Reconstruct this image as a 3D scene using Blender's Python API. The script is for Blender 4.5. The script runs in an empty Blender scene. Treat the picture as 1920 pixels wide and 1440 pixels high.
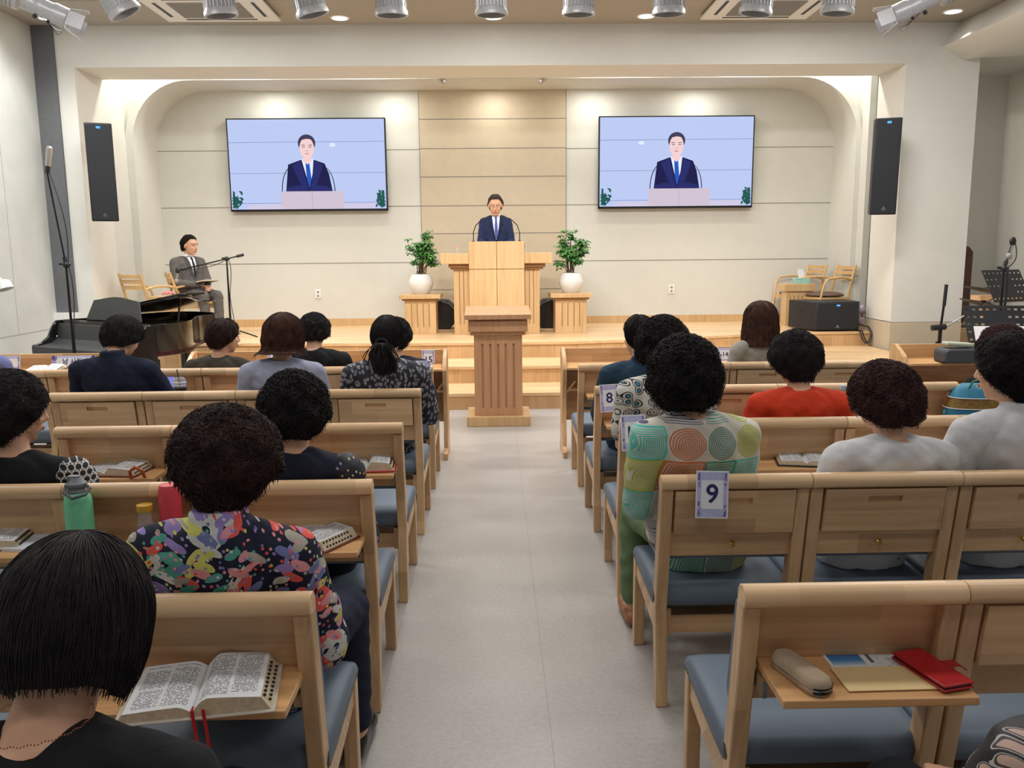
import bpy, bmesh, math, random
import numpy as np
from mathutils import Vector, Matrix
PI = math.pi
sc = bpy.context.scene
COL = sc.collection
# ------------------------------------------------------------------ camera
def cam_axes(p, y, r):
    f = Vector((math.sin(y)*math.cos(p), math.cos(y)*math.cos(p), -math.sin(p)))
    rt = Vector((math.cos(y), -math.sin(y), 0)); dn = f.cross(rt)
    return math.cos(r)*rt+math.sin(r)*dn, -math.sin(r)*rt+math.cos(r)*dn, f
cam_d = bpy.data.cameras.new('camera'); cam = bpy.data.objects.new('camera', cam_d); COL.objects.link(cam)
_r, _d, _f = cam_axes(.1572, .0192, .0092)
cam.matrix_world = Matrix(((_r.x, -_d.x, -_f.x, 0), (_r.y, -_d.y, -_f.y, 0), (_r.z, -_d.z, -_f.z, 1.62), (0, 0, 0, 1)))
cam_d.sensor_width = 36; cam_d.lens = 1578.585*36/1920; cam_d.clip_start = .05
sc.camera = cam
# ------------------------------------------------------------------ world, exposure
wd = bpy.data.worlds.new('world'); sc.world = wd; wd.use_nodes = True
wd.node_tree.nodes['Background'].inputs[0].default_value = (.95, .97, 1, 1)
wd.node_tree.nodes['Background'].inputs[1].default_value = .28
sc.view_settings.view_transform = 'Standard'; sc.view_settings.look = 'None'
sc.view_settings.exposure = 0.06; sc.view_settings.gamma = 1.0; sc.view_settings.use_curve_mapping = False
# ------------------------------------------------------------------ lamps
def area(name, loc, sx, sy, power, col=(1, .96, .9), rot=(0, 0, 0), spread=180):
    l = bpy.data.lights.new(name, 'AREA'); l.shape = 'RECTANGLE'; l.size = sx; l.size_y = sy
    l.energy = power; l.color = col; l.spread = math.radians(spread)
    o = bpy.data.objects.new(name, l); o.location = loc; o.rotation_euler = rot; COL.objects.link(o); return o
def spot(name, loc, target, power, angle, blend=.6, col=(1, .95, .86), rad=.05):
    l = bpy.data.lights.new(name, 'SPOT'); l.energy = power; l.spot_size = math.radians(angle); l.spot_blend = blend
    l.color = col; l.shadow_soft_size = rad
    o = bpy.data.objects.new(name, l); o.location = loc
    o.rotation_euler = (Vector(target)-Vector(loc)).to_track_quat('-Z', 'Y').to_euler(); COL.objects.link(o); return o
CEIL = 4.22
# rows of lamps in the hall ceiling above the seats
for _y, _p in ((8.3, 98), (5.8, 52), (3.0, 29), (.2, 18)):
    for _x in (-3.4, 0, 3.4):
        area('hall_lamp', (_x, _y, CEIL-.02), 1.3, .5, _p*1.0, (1, .985, .965))
DL = [(-4.95, 10.02), (-3.45, 10.05), (-1.71, 10.05), (.02, 10.05), (1.75, 10.02), (3.43, 9.95), (5.18, 9.88)]
for _x, _y in DL:
    spot('downlight_lamp', (_x, _y-.02, CEIL-.03), (_x, _y-.6, 0), 30, 70, .9, (1, .97, .93), .06)
spot('wall_scallop_lamp', (-4.93, 9.15, CEIL-.03), (-5.02, 9.15, 0), 95, 140, 1., (1, 1, .96), .07)
WL = [-4.35, -3.08, -1.4, .02, 1.42, 2.9, 4.4]
for _x in WL:
    area('wall_washer_lamp', (_x, 12.06, 3.872), .12, .12, 8, (1, .965, .90))
for _x in (-4.45, -3.3, -1.65, 1.65, 3.3, 4.55):
    area('cove_lamp', (_x, 11.45, 4.38), .14, .14, 16, (1, .955, .86))
CANX = [-4.1, -3.0, -2.0, -1.1, 0.0, 1.0, 2.0, 2.95, 3.85]
for _x, _t in ((-3.0, (-3, 11.3, .5)), (-1.1, (-.8, 11, .6)), (0, (.03, 11.4, 1.7)), (1.0, (.9, 11, .6)), (2.95, (3.1, 11.2, .5))):
    spot('stage_spot_lamp', (_x, 7.72, 3.55), _t, 150 if _x == 0 else 105, 44, .9, (1, .965, .90), .08)
# ------------------------------------------------------------------ helpers: materials
def lin(r, g, b):
    f = lambda c: (c/255/12.92) if c/255 <= .04045 else ((c/255+.055)/1.055)**2.4
    return (f(r), f(g), f(b), 1)
class NT:
    def __init__(s, name):
        s.m = bpy.data.materials.new(name); s.m.use_nodes = True; s.t = s.m.node_tree
        s.b = s.t.nodes['Principled BSDF']; s.L = s.t.links.new
    def n(s, typ, **kw):
        n = s.t.nodes.new('ShaderNode'+typ)
        for k, v in kw.items():
            if k.startswith('i_'): n.inputs[k[2:].replace('_', ' ')].default_value = v
            else: setattr(n, k, v)
        return n
    def math(s, op, a, b=None, clamp=False):
        n = s.t.nodes.new('ShaderNodeMath'); n.operation = op; n.use_clamp = clamp
        for i, v in enumerate((a, b)):
            if v is None: continue
            if isinstance(v, (int, float)): n.inputs[i].default_value = v
            else: s.L(v, n.inputs[i])
        return n.outputs[0]
    def coord(s, rnd=False):
        tc = s.n('TexCoord').outputs['Object']
        if rnd:
            oi = s.n('ObjectInfo'); v = s.n('VectorMath', operation='SCALE'); v.inputs[0].default_value = (7.3, 3.1, 5.7)
            s.L(oi.outputs['Random'], v.inputs['Scale']); a = s.n('VectorMath', operation='ADD')
            s.L(tc, a.inputs[0]); s.L(v.outputs[0], a.inputs[1]); tc = a.outputs[0]
        return tc
    def mapp(s, vec, sc_=(1, 1, 1), loc=(0, 0, 0), rot=(0, 0, 0)):
        m = s.n('Mapping'); m.inputs['Scale'].default_value = sc_; m.inputs['Location'].default_value = loc
        m.inputs['Rotation'].default_value = rot; s.L(vec, m.inputs[0]); return m.outputs[0]
    def ramp(s, fac, stops, interp='LINEAR'):
        r = s.n('ValToRGB'); r.color_ramp.interpolation = interp; e = r.color_ramp.elements
        while len(e) < len(stops): e.new(.5)
        for i, (p, c) in enumerate(stops): e[i].position = p; e[i].color = c if len(c) == 4 else (*c, 1)
        s.L(fac, r.inputs[0]); return r.outputs[0]
    def mix(s, fac, a, b, mode='MIX'):
        m = s.n('Mix', data_type='RGBA', blend_type=mode)
        for i, v in ((0, fac), (6, a), (7, b)):
            if isinstance(v, (int, float, tuple)): m.inputs[i].default_value = v
            else: s.L(v, m.inputs[i])
        return m.outputs[2]
    def bump(s, h, strength=.2, dist=.01):
        b = s.n('Bump'); b.inputs['Strength'].default_value = strength; b.inputs['Distance'].default_value = dist
        s.L(h, b.inputs['Height']); s.L(b.outputs[0], s.b.inputs['Normal'])
    def base(s, c): s.L(c, s.b.inputs['Base Color'])
    def set(s, **kw):
        for k, v in kw.items(): s.b.inputs[k.replace('_', ' ')].default_value = v
        return s.m
def plain(name, c, rough=.5, metal=0., noise=.08, scale=40, bump=0., spec=.5):
    t = NT(name); n = t.n('TexNoise'); n.inputs['Scale'].default_value = scale; n.inputs['Detail'].default_value = 3
    t.L(t.coord(), n.inputs['Vector'])
    d = tuple(max(0, x*(1-noise)) for x in c[:3]); u = tuple(min(1, x*(1+noise)) for x in c[:3])
    t.base(t.ramp(n.outputs['Fac'], [(.3, d), (.7, u)]))
    if bump: t.bump(n.outputs['Fac'], bump, .004)
    t.set(Roughness=rough, Metallic=metal); t.b.inputs['Specular IOR Level'].default_value = spec
    return t.m
def emit(name, c, strength=1.):
    t = NT(name); t.b.inputs['Base Color'].default_value = (0, 0, 0, 1); t.b.inputs['Emission Color'].default_value = c
    t.b.inputs['Emission Strength'].default_value = strength; t.b.inputs['Roughness'].default_value = .6
    t.b.inputs['Specular IOR Level'].default_value = .1
    return t.m
def wood(name, c, axis='x', bw=.34, bh=.062, var=.22, grain=.16, rough=.38, rnd=True, hue=(1.0, .9, .78)):
    """finger-jointed light wood: blocks of slightly different tone with a long fine grain along the axis"""
    t = NT(name); v = t.coord(rnd); sp = t.n('SeparateXYZ'); t.L(v, sp.inputs[0]); X, Y, Z = sp.outputs
    cb = t.n('CombineXYZ')
    a, b_ = {'x': (X, t.math('ADD', Z, Y)), 'z': (Z, t.math('ADD', X, Y)), 'y': (Y, t.math('ADD', X, Z))}[axis]
    t.L(a, cb.inputs[0]); t.L(b_, cb.inputs[1])
    br = t.n('TexBrick'); br.offset = .43; br.inputs['Scale'].default_value = 1; br.inputs['Mortar Size'].default_value = 0
    br.inputs['Brick Width'].default_value = bw; br.inputs['Row Height'].default_value = bh
    br.inputs['Color1'].default_value = (1-var, (1-var)*.98, (1-var)*.94, 1); br.inputs['Color2'].default_value = (1+var*.4, 1+var*.4, 1+var*.4, 1)
    br.inputs['Bias'].default_value = 0; t.L(cb.outputs[0], br.inputs['Vector'])
    s_ = {'x': (2.2, 40, 40), 'z': (40, 40, 2.2), 'y': (40, 2.2, 40)}[axis]
    n = t.n('TexNoise'); n.inputs['Scale'].default_value = 1; n.inputs['Detail'].default_value = 6; n.inputs['Distortion'].default_value = .5
    t.L(t.mapp(v, s_), n.inputs['Vector'])
    w = t.n('TexNoise'); w.inputs['Scale'].default_value = 1; w.inputs['Detail'].default_value = 2; w.inputs['Distortion'].default_value = 1.2
    t.L(t.mapp(v, tuple(q*.22 for q in s_)), w.inputs['Vector'])
    dk = tuple(c[i]*(1-grain)*hue[i]**.6 for i in range(3)); lt = tuple(min(1, c[i]*(1+grain*.5)) for i in range(3))
    col = t.ramp(t.math('ADD', t.math('MULTIPLY', n.outputs['Fac'], .6), t.math('MULTIPLY', w.outputs['Fac'], .4)), [(.35, dk), (.62, lt)])
    t.base(t.mix(1., col, br.outputs['Color'], 'MULTIPLY'))
    t.set(Roughness=rough); return t.m
M = {}
CW = lin(214, 177, 136)
M['wood_x'] = wood('rubberwood_long', CW); M['wood_z'] = wood('rubberwood_upright', CW, 'z')
M['wood_rail'] = wood('rubberwood_rail', lin(226, 192, 151), 'x', .24, .2, .2)
M['tray'] = wood('rubberwood_tray', lin(214, 168, 118), 'x', .3, .045, .14)
M['desk_x'] = wood('desk_board', lin(208, 166, 120)); M['desk_z'] = wood('desk_side', lin(212, 172, 126), 'z')
M['pulpit'] = wood('oak_veneer', lin(206, 174, 130), 'z', .9, .5, .03, .13)
M['lectern'] = wood('dark_oak_veneer', lin(190, 148, 112), 'z', .9, .5, .03, .14)
M['tread'] = wood('stage_plank', lin(224, 192, 150), 'x', 1.3, .11, .13, .2)
M['riser'] = wood('riser_board', lin(204, 168, 124), 'z', .4, .16, .16, .1)
M['chairwood'] = wood('birch', lin(214, 178, 124), 'z', .5, .2, .06, .08)
M['seat'] = plain('blue_grey_vinyl', lin(100, 114, 129), .55, scale=300, noise=.06, bump=.05)
M['black'] = plain('black_plastic', lin(26, 28, 32), .5, scale=150, bump=.1)
M['grille'] = plain('speaker_grille', lin(24, 27, 34), .6, scale=500, noise=.4, bump=.3)
M['blackmetal'] = plain('black_metal', lin(22, 23, 25), .35, .3)
M['chrome'] = plain('chrome', lin(200, 200, 200), .2, 1.)
M['brass'] = plain('brass', lin(214, 176, 90), .25, 1.)
M['white'] = plain('white_plastic', lin(232, 232, 230), .35, noise=.02)
M['pot'] = plain('white_ceramic', lin(226, 226, 222), .22, noise=.02)
M['wall'] = plain('off_white_paint', lin(212, 212, 205), .7, noise=.015, scale=6)
M['wallw'] = plain('white_paint', lin(222, 221, 214), .7, noise=.012, scale=6)
M['beige'] = plain('beige_panel', lin(198, 184, 160), .6, noise=.03, scale=9)
M['ceil'] = plain('warm_grey_ceiling', lin(168, 163, 154), .75, noise=.02, scale=4)
M['darkgrey'] = plain('dark_grey_panel', lin(100, 102, 105), .7, noise=.06, scale=20)
M['seam'] = plain('panel_seam', lin(132, 127, 118), .8)
M['paper'] = plain('white_paper', lin(236, 236, 240), .7, noise=.02)
M['skin'] = plain('skin', lin(214, 164, 134), .5, noise=.05, scale=30)
M['lips'] = plain('lips', lin(170, 96, 84), .5); M['eye'] = plain('dark_eye', lin(40, 28, 24), .3)
M['navyink'] = plain('navy_ink', lin(38, 36, 104), .6)
M['lav'] = plain('lavender_print', lin(186, 188, 226), .6, noise=.1, scale=60)
M['purple'] = plain('purple_sprig', lin(120, 84, 160), .6, noise=.3, scale=120)
M['glow'] = emit('lamp_glow', (1, .98, .93, 1), 1.6)
M['blueled'] = emit('blue_badge_light', lin(90, 170, 255), 1.4)
M['redfab'] = plain('red_leather', lin(176, 26, 34), .4, bump=.08, scale=120)
# ------------------------------------------------------------------ helpers: meshes
def rotm(rx=0, ry=0, rz=0):
    return (Matrix.Rotation(math.radians(rz), 3, 'Z') @ Matrix.Rotation(math.radians(ry), 3, 'Y') @ Matrix.Rotation(math.radians(rx), 3, 'X'))
class MB:
    def __init__(s): s.v = []; s.f = []; s.m = []; s.c = 0; s.T = None
    def mat(s, i): s.c = i; return s
    def add(s, vs, fs):
        o = len(s.v)
        if s.T is not None: vs = [s.T @ Vector(p) for p in vs]
        s.v.extend(tuple(map(float, p)) for p in vs); s.f.extend(tuple(int(i)+o for i in f) for f in fs); s.m.extend([s.c]*len(fs)); return s
    def box(s, x0, x1, y0, y1, z0, z1, rot=None, piv=None):
        vs = [Vector((x, y, z)) for x in (x0, x1) for y in (y0, y1) for z in (z0, z1)]
        if rot is not None:
            p = Vector(piv) if piv else Vector(((x0+x1)/2, (y0+y1)/2, (z0+z1)/2)); vs = [rot @ (q-p)+p for q in vs]
        return s.add(vs, [(0, 1, 3, 2), (4, 6, 7, 5), (0, 4, 5, 1), (2, 3, 7, 6), (0, 2, 6, 4), (1, 5, 7, 3)])
    def prism(s, poly, a0, a1, ax='x'):
        n = len(poly); P = {'x': lambda p, a: (a, p[0], p[1]), 'y': lambda p, a: (p[0], a, p[1]), 'z': lambda p, a: (p[0], p[1], a)}[ax]
        vs = [P(p, a0) for p in poly]+[P(p, a1) for p in poly]
        return s.add(vs, [tuple(range(n-1, -1, -1)), tuple(range(n, 2*n))]+[(i, (i+1) % n, n+(i+1) % n, n+i) for i in range(n)])
    def rings(s, R, cap=True, closed=True):
        n = len(R[0]); vs = [p for r in R for p in r]; fs = []
        for i in range(len(R)-1):
            for j in range(n if closed else n-1): fs.append((i*n+j, i*n+(j+1) % n, (i+1)*n+(j+1) % n, (i+1)*n+j))
        if cap and closed: fs += [tuple(range(n-1, -1, -1)), tuple(range((len(R)-1)*n, len(R)*n))]
        return s.add(vs, fs)
    def tube(s, path, r, n=8, cap=True):
        P = [Vector(p) for p in path]; R = r if isinstance(r, (list, tuple)) else [r]*len(P); out = []; up = None
        for i, p in enumerate(P):
            t = (P[min(i+1, len(P)-1)]-P[max(i-1, 0)]).normalized()
            if up is None: up = t.orthogonal().normalized()
            up = (up-t*up.dot(t)); up = up.normalized() if up.length > 1e-6 else t.orthogonal().normalized()
            b = t.cross(up); out.append([p+R[i]*(math.cos(2*PI*k/n)*up+math.sin(2*PI*k/n)*b) for k in range(n)])
        return s.rings(out, cap)
    def lathe(s, prof, c=(0, 0, 0), n=24, ax=None, cap=True):
        c = Vector(c); A = Vector(ax).normalized() if ax else Vector((0, 0, 1)); u = A.orthogonal().normalized(); w = A.cross(u)
        return s.rings([[c+A*z+r*(math.cos(2*PI*k/n)*u+math.sin(2*PI*k/n)*w) for k in range(n)] for r, z in prof], cap)
    def cyl(s, c, r, h, n=20, ax=None): return s.lathe([(r, 0), (r, h)], c, n, ax)
    def ell(s, c, r, rot=None, n=16, m=10):
        c = Vector(c); rr = r if isinstance(r, (tuple, list)) else (r, r, r); out = []
        for i in range(m+1):
            th = PI*(i/m*.998+.001)
            ring = [Vector((rr[0]*math.sin(th)*math.cos(2*PI*k/n), rr[1]*math.sin(th)*math.sin(2*PI*k/n), -rr[2]*math.cos(th))) for k in range(n)]
            out.append([c+(rot @ p if rot is not None else p) for p in ring])
        return s.rings(out)
    def text(s, txt, size, origin, xdir=(1, 0, 0), ydir=(0, 0, 1), depth=.0006, offset=0., bold=0.):
        cu = bpy.data.curves.new('t', 'FONT'); cu.body = txt; cu.size = size; cu.align_x = 'CENTER'; cu.align_y = 'CENTER'; cu.offset = bold
        ob = bpy.data.objects.new('t', cu); COL.objects.link(ob); bpy.context.view_layer.update()
        me = bpy.data.meshes.new_from_object(ob.evaluated_get(bpy.context.evaluated_depsgraph_get()))
        X = Vector(xdir).normalized(); Y = Vector(ydir).normalized(); O = Vector(origin)
        s.add([O+X*v.co.x+Y*v.co.y for v in me.vertices], [tuple(p.vertices) for p in me.polygons])
        bpy.data.objects.remove(ob); bpy.data.curves.remove(cu); bpy.data.meshes.remove(me); return s
    def build(s, name, mats, parent=None, origin=None, smooth=35, bevel=0, seg=2, subd=0):
        if not isinstance(mats, (list, tuple)): mats = [mats]
        o = Vector(origin) if origin is not None else Vector((0, 0, 0))
        me = bpy.data.meshes.new(name)
        V = np.array(s.v, dtype=np.float64)-np.array(o)
        me.from_pydata(V.tolist(), [], s.f)
        me.polygons.foreach_set('material_index', s.m)
        for m in mats: me.materials.append(m)
        bm = bmesh.new(); bm.from_mesh(me); bmesh.ops.recalc_face_normals(bm, faces=bm.faces); bm.to_mesh(me); bm.free()
        if smooth:
            me.polygons.foreach_set('use_smooth', [True]*len(me.polygons)); me.set_sharp_from_angle(angle=math.radians(smooth))
        ob = bpy.data.objects.new(name, me); COL.objects.link(ob)
        if parent is not None: ob.parent = parent
        else: ob.location = o
        if bevel:
            md = ob.modifiers.new('bevel', 'BEVEL'); md.width = bevel; md.segments = seg; md.limit_method = 'ANGLE'; md.angle_limit = math.radians(40)
        if subd:
            md = ob.modifiers.new('sub', 'SUBSURF'); md.levels = subd; md.render_levels = subd
        return ob
def root(name, label, cat, loc=(0, 0, 0), rz=0, group=None):
    o = bpy.data.objects.new(name, None); COL.objects.link(o); o.location = loc; o.rotation_euler = (0, 0, math.radians(rz)); o.empty_display_size = .1
    return tag(o, label, cat, group)
def tag(o, label, cat, group=None):
    o['label'] = label; o['category'] = cat
    if group: o['group'] = group
    return o
def struct(o): o['kind'] = 'structure'; return o
def copy_tree(o, parent=None):
    c = o.copy(); COL.objects.link(c); c.parent = parent
    for ch in KIDS(o): copy_tree(ch, c)
    return c
def KIDS(o): return [x for x in COL.objects if x.parent == o]
rnd = random.Random(5)
# ================================================================== the room
def S(name, mb, mats, **k): return struct(mb.build(name, mats, **k))
# floor: grey vinyl sheets with long seams
t = NT('grey_vinyl_floor'); v = t.coord()
n1 = t.n('TexNoise'); n1.inputs['Scale'].default_value = 3.2; n1.inputs['Detail'].default_value = 9; n1.inputs['Roughness'].default_value = .62; t.L(v, n1.inputs['Vector'])
n2 = t.n('TexNoise'); n2.inputs['Scale'].default_value = 60; n2.inputs['Detail'].default_value = 4; t.L(v, n2.inputs['Vector'])
col = t.ramp(n1.outputs['Fac'], [(.3, lin(158, 153, 148)), (.7, lin(171, 166, 161))])
col = t.mix(.35, col, t.ramp(n2.outputs['Fac'], [(.35, lin(150, 145, 140)), (.65, lin(178, 174, 169))]))
sp = t.n('SeparateXYZ'); t.L(v, sp.inputs[0])
fx = t.math('ABSOLUTE', t.math('SUBTRACT', t.math('FRACT', t.math('DIVIDE', t.math('ADD', sp.outputs[0], .433), .605)), .5))
fy = t.math('ABSOLUTE', t.math('SUBTRACT', t.math('FRACT', t.math('DIVIDE', t.math('ADD', sp.outputs[1], .2), 1.21)), .5))
lx = t.math('GREATER_THAN', fx, .4985); ly = t.math('MULTIPLY', t.math('GREATER_THAN', fy, .499), .12)
col = t.mix(t.math('MAXIMUM', t.math('MULTIPLY', lx, .75), ly), col, lin(110, 104, 98))
t.base(col); t.set(Roughness=.38); M['floor'] = t.m
S('floor', MB().box(-6.6, 7.2, -3.5, 13.2, -.1, 0), M['floor'])
# stage and steps
ZS, Z2, Z1 = .54, .355, .17
edge = [(-5.3, 10.3), (-3.1, 10.2), (-2, 10.08), (-1, 10.0), (.9, 9.98), (1.6, 10.12), (2.6, 10.42), (3.3, 10.68), (4.1, 10.8), (6.9, 10.84)]
S('floor_stage', MB().prism(edge+[(6.9, 13), (-5.3, 13)], ZS-.03, ZS, 'z'), M['tread'])
S('trim_1', MB().prism([(x, y+.012) for x, y in edge]+[(6.9, 12.9), (-5.3, 12.9)], 0, ZS-.03, 'z'), M['riser'])
S('floor_step', MB().box(-3.3, 4.86, 8.545, 9.9, Z1-.03, Z1), M['tread'])
S('trim_2', MB().box(-3.29, 4.85, 8.557, 9.9, 0, Z1-.03), M['riser'])
S('floor_step.001', MB().box(-3.2, 4.84, 9.226, 10.84, Z2-.03, Z2), M['tread'])
S('trim_3', MB().box(-3.19, 4.83, 9.238, 10.8, Z1, Z2-.03), M['riser'])
# back wall: clad in horizontal panels, beige centre
YW = 12.5
b = MB().box(-4.95, -1.055, YW, YW+.15, ZS+.11, 4.0).box(1.05, 5.0, YW, YW+.15, ZS+.11, 4.0)
S('wall_back', b, M['wall'])
S('wall_back_centre', MB().box(-1.055, 1.05, YW-.012, YW+.15, ZS+.11, 4.0), M['beige'])
b = MB()
for z in (3.065, 2.270, 1.461):
    b.box(-4.95, -1.055, YW-.002, YW+.01, z-.005, z+.005).box(1.05, 5.0, YW-.002, YW+.01, z-.005, z+.005)
for z in (3.483, 3.076, 2.679, 2.270, 1.873, 1.461, 1.06):
    b.box(-1.055, 1.05, YW-.0145, YW, z-.005, z+.005)
b.box(-1.06, -1.052, YW-.014, YW, ZS+.11, 4.0).box(1.047, 1.055, YW-.014, YW, ZS+.11, 4.0)
S('trim_4', b, M['seam'])
S('baseboard_back', MB().box(-4.95, 5.0, YW-.008, YW+.14, ZS, ZS+.11), M['pulpit'])
# rounded arch band in front of the back wall
def archpoly(xl, xr, zt, r, z0):
    P = [(xl, z0)]
    for k in range(13): a = PI-PI/2*k/12; P.append((xl+r+r*math.cos(a), zt-r+r*math.sin(a)))
    for k in range(13): a = PI/2-PI/2*k/12; P.append((xr-r+r*math.cos(a), zt-r+r*math.sin(a)))
    P.append((xr, z0)); return P
inn = archpoly(-4.80, 4.93, 3.882, .78, ZS); out = archpoly(-4.905, 5.0, 3.96, .86, ZS)
b = MB(); n = len(inn); y0, y1 = 11.70, YW+.02
vs = [(x, y0, z) for x, z in inn]+[(x, y0, z) for x, z in out]+[(x, y1, z) for x, z in inn]+[(x, y1, z) for x, z in out]
fs = []
for i in range(n-1):
    fs += [(i, i+1, n+i+1, n+i), (2*n+i, 3*n+i, 3*n+i+1, 2*n+i+1), (i, 2*n+i, 2*n+i+1, i+1), (n+i, n+i+1, 3*n+i+1, 3*n+i)]
fs += [(0, n, 3*n, 2*n), (n-1, 3*n-1, 4*n-1, 2*n-1)]
b.add(vs, fs); S('wall_arch', b, M['wall'], smooth=30)
b = MB(); n = len(out); outer = []
for i, (x, z) in enumerate(out):
    if i == 0: outer.append((-5.35, ZS))
    elif i <= 7: outer.append((-5.35, 3.1+(4.42-3.1)*(i-1)/6))
    elif i <= 13: outer.append((-5.35+(x+5.35)*(i-7)/6, 4.42))
    elif i < 20: outer.append((x+(5.2-x)*(i-14)/6, 4.42))
    elif i < n-1: outer.append((5.2, 4.42-(4.42-3.1)*(i-20)/6))
    else: outer.append((5.2, ZS))
vs = [(x, 11.82, z) for x, z in out]+[(x, 11.82, z) for x, z in outer]
b.add(vs, [(i, i+1, n+i+1, n+i) for i in range(n-1)]); S('wall_arch_spandrel', b, M['wall'])
# front portal: beam on two piers
YP, YR = 10.333, 11.05
b = MB().box(-5.06, 5.78, YP, YR, 3.765, 4.6).box(-5.06, -4.855, YP, YR, 0, 3.765)
S('wall_portal', b, M['wallw'])
S('wall_portal_right', MB().box(4.9, 5.78, YP, YR, .70, 3.765), M['wallw'])
S('trim_5', MB().box(4.895, 5.785, YP-.006, YR+.002, 0, .695), M['beige'])
S('trim_6', MB().box(4.9, 5.78, YP+.004, YR, .69, .705), M['seam'])
# walls of the pocket between portal and arch
S('wall_niche_left', MB().box(-5.3, -4.9, YR, YW, 0, 4.5), M['wall'])
S('wall_niche_right', MB().box(5.0, 5.09, 11.5, 12.7, 0, 4.5), M['wall'])
S('wall_passage', MB().box(5.2, 7.2, 12.3, 12.45, 0, 4.5), M['wall'])
S('door_1', MB().box(5.3, 6.3, 12.2, 12.29, ZS, 1.75), plain('dark_red_wood', lin(84, 44, 38), .4, noise=.2))
S('ceiling_niche', MB().box(-5.3, 7.2, YR-.02, 12.7, 4.42, 4.5), M['wall'])
# left wall: pale panels with vertical seams, then a dark grey return
t = NT('pale_stone_panel'); v = t.coord(); n1 = t.n('TexNoise'); n1.inputs['Scale'].default_value = 1.6; n1.inputs['Detail'].default_value = 8; n1.inputs['Distortion'].default_value = .8
t.L(v, n1.inputs['Vector']); t.base(t.ramp(n1.outputs['Fac'], [(.3, lin(192, 195, 190)), (.7, lin(206, 208, 203))])); t.set(Roughness=.6); M['stone'] = t.m
S('wall_left', MB().box(-5.75, -5.30, -3.5, 10.31, 0, 4.3), M['stone'])
b = MB()
for y in (9.45, 8.6, 7.75, 6.9, 6.0, 5.0): b.box(-5.301, -5.296, y-.004, y+.004, .75, 4.22)
b.box(-5.301, -5.296, -3, 10.31, .745, .755)
S('trim_7', b, plain('faint_seam', lin(176, 178, 172), .7))
S('wall_left_return', MB().box(-5.3, -5.055, 10.3, 10.34, .93, 4.3), M['darkgrey'])
S('trim_8', MB().box(-5.3, -5.055, 10.22, 10.34, 0, .93), M['white'])
# right side: alcove behind the band equipment, sloped soffit
S('wall_right', MB().box(6.9, 7.05, -3.5, 12.4, 0, 4.3), M['wall'])
S('wall_alcove', MB().box(5.78, 7.0, 11.6, 11.75, 0, 4.4), M['wall'])
b = MB()
for z in (3.065, 2.27): b.box(5.78, 5.95, 11.595, 11.6, z-.004, z+.004)
S('trim_9', b, M['seam'])
b = MB().prism([(5.58, 4.3), (5.305, 3.942), (5.582, 3.80), (5.80, 3.83), (7.1, 3.86), (7.1, 4.3)], -3.5, YP, 'y')
S('trim_10', b, M['wallw'])
S('ceiling_alcove', MB().box(5.7, 7.1, YP, 12.4, 3.87, 4.0), M['wall'])
# main ceiling with fine joints
S('ceiling', MB().box(-5.75, 5.62, -3.5, YP+.02, 4.225, 4.35), M['ceil'])
b = MB()
for y in (9.35, 8.4): b.box(-5.3, 5.4, y-.003, y+.003, 4.2225, 4.23)
b.box(1.9, 1.906, 7, 9.35, 4.2225, 4.23).box(2.65, 2.656, 7, 9.35, 4.2225, 4.23)
S('trim_11', b, M['seam'])
# downlights in the ceiling
pos = ['far left', 'left, beside the first air vent', 'left of centre', 'centre, behind a stage lamp', 'right of centre', 'right, beside the second air vent', 'far right by the sloped soffit']
for i, (x, y) in enumerate(DL):
    r = root('downlight', 'round glowing recessed downlight in the ceiling, %s' % pos[i], 'ceiling light', (x, y, 4.225), 0, 'recessed downlights along the beam')
    MB().lathe([(.085, -.004), (.105, -.006), (.112, 0)], cap=False).build('ring', M['white'], r)
    MB().cyl((0, 0, -.0075), .087, .003).build('lens', M['glow'], r)
# small adjustable spots under the arch
for x, nm, a in ((-.655, 'left', 35), (.66, 'right', -35)):
    r = root('recessed_spotlight', 'small tilted silver spotlight under the arch, %s one' % nm, 'spotlight', (x, 11.75, 3.893), 0, 'tilted spotlights above the pulpit')
    MB().lathe([(.05, -.002), (.075, -.004), (.08, 0)], cap=False).build('ring', M['white'], r)
    ax = (rotm(0, a, 0) @ Vector((0, 0, -1)))
    MB().lathe([(.03, -.02), (.052, .01), (.06, .05)], (0, 0, 0), 20, tuple(ax)).build('lamp_head', M['chrome'], r)
for i, x in enumerate(WL):
    r = root('wall_washer', 'small recessed lamp above the back wall, number from left in words %s' % ['first', 'second', 'third', 'fourth', 'fifth', 'sixth', 'seventh'][i], 'ceiling light', (x, 12.15, 3.893), 0, 'wall washers under the arch')
    r['label'] = 'small recessed wall washer under the arch, %s from the left' % ['first', 'second', 'third', 'fourth', 'fifth', 'sixth', 'seventh'][i]
    MB().lathe([(.04, -.002), (.055, -.003), (.06, 0)], cap=False).build('ring', M['white'], r)
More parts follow.
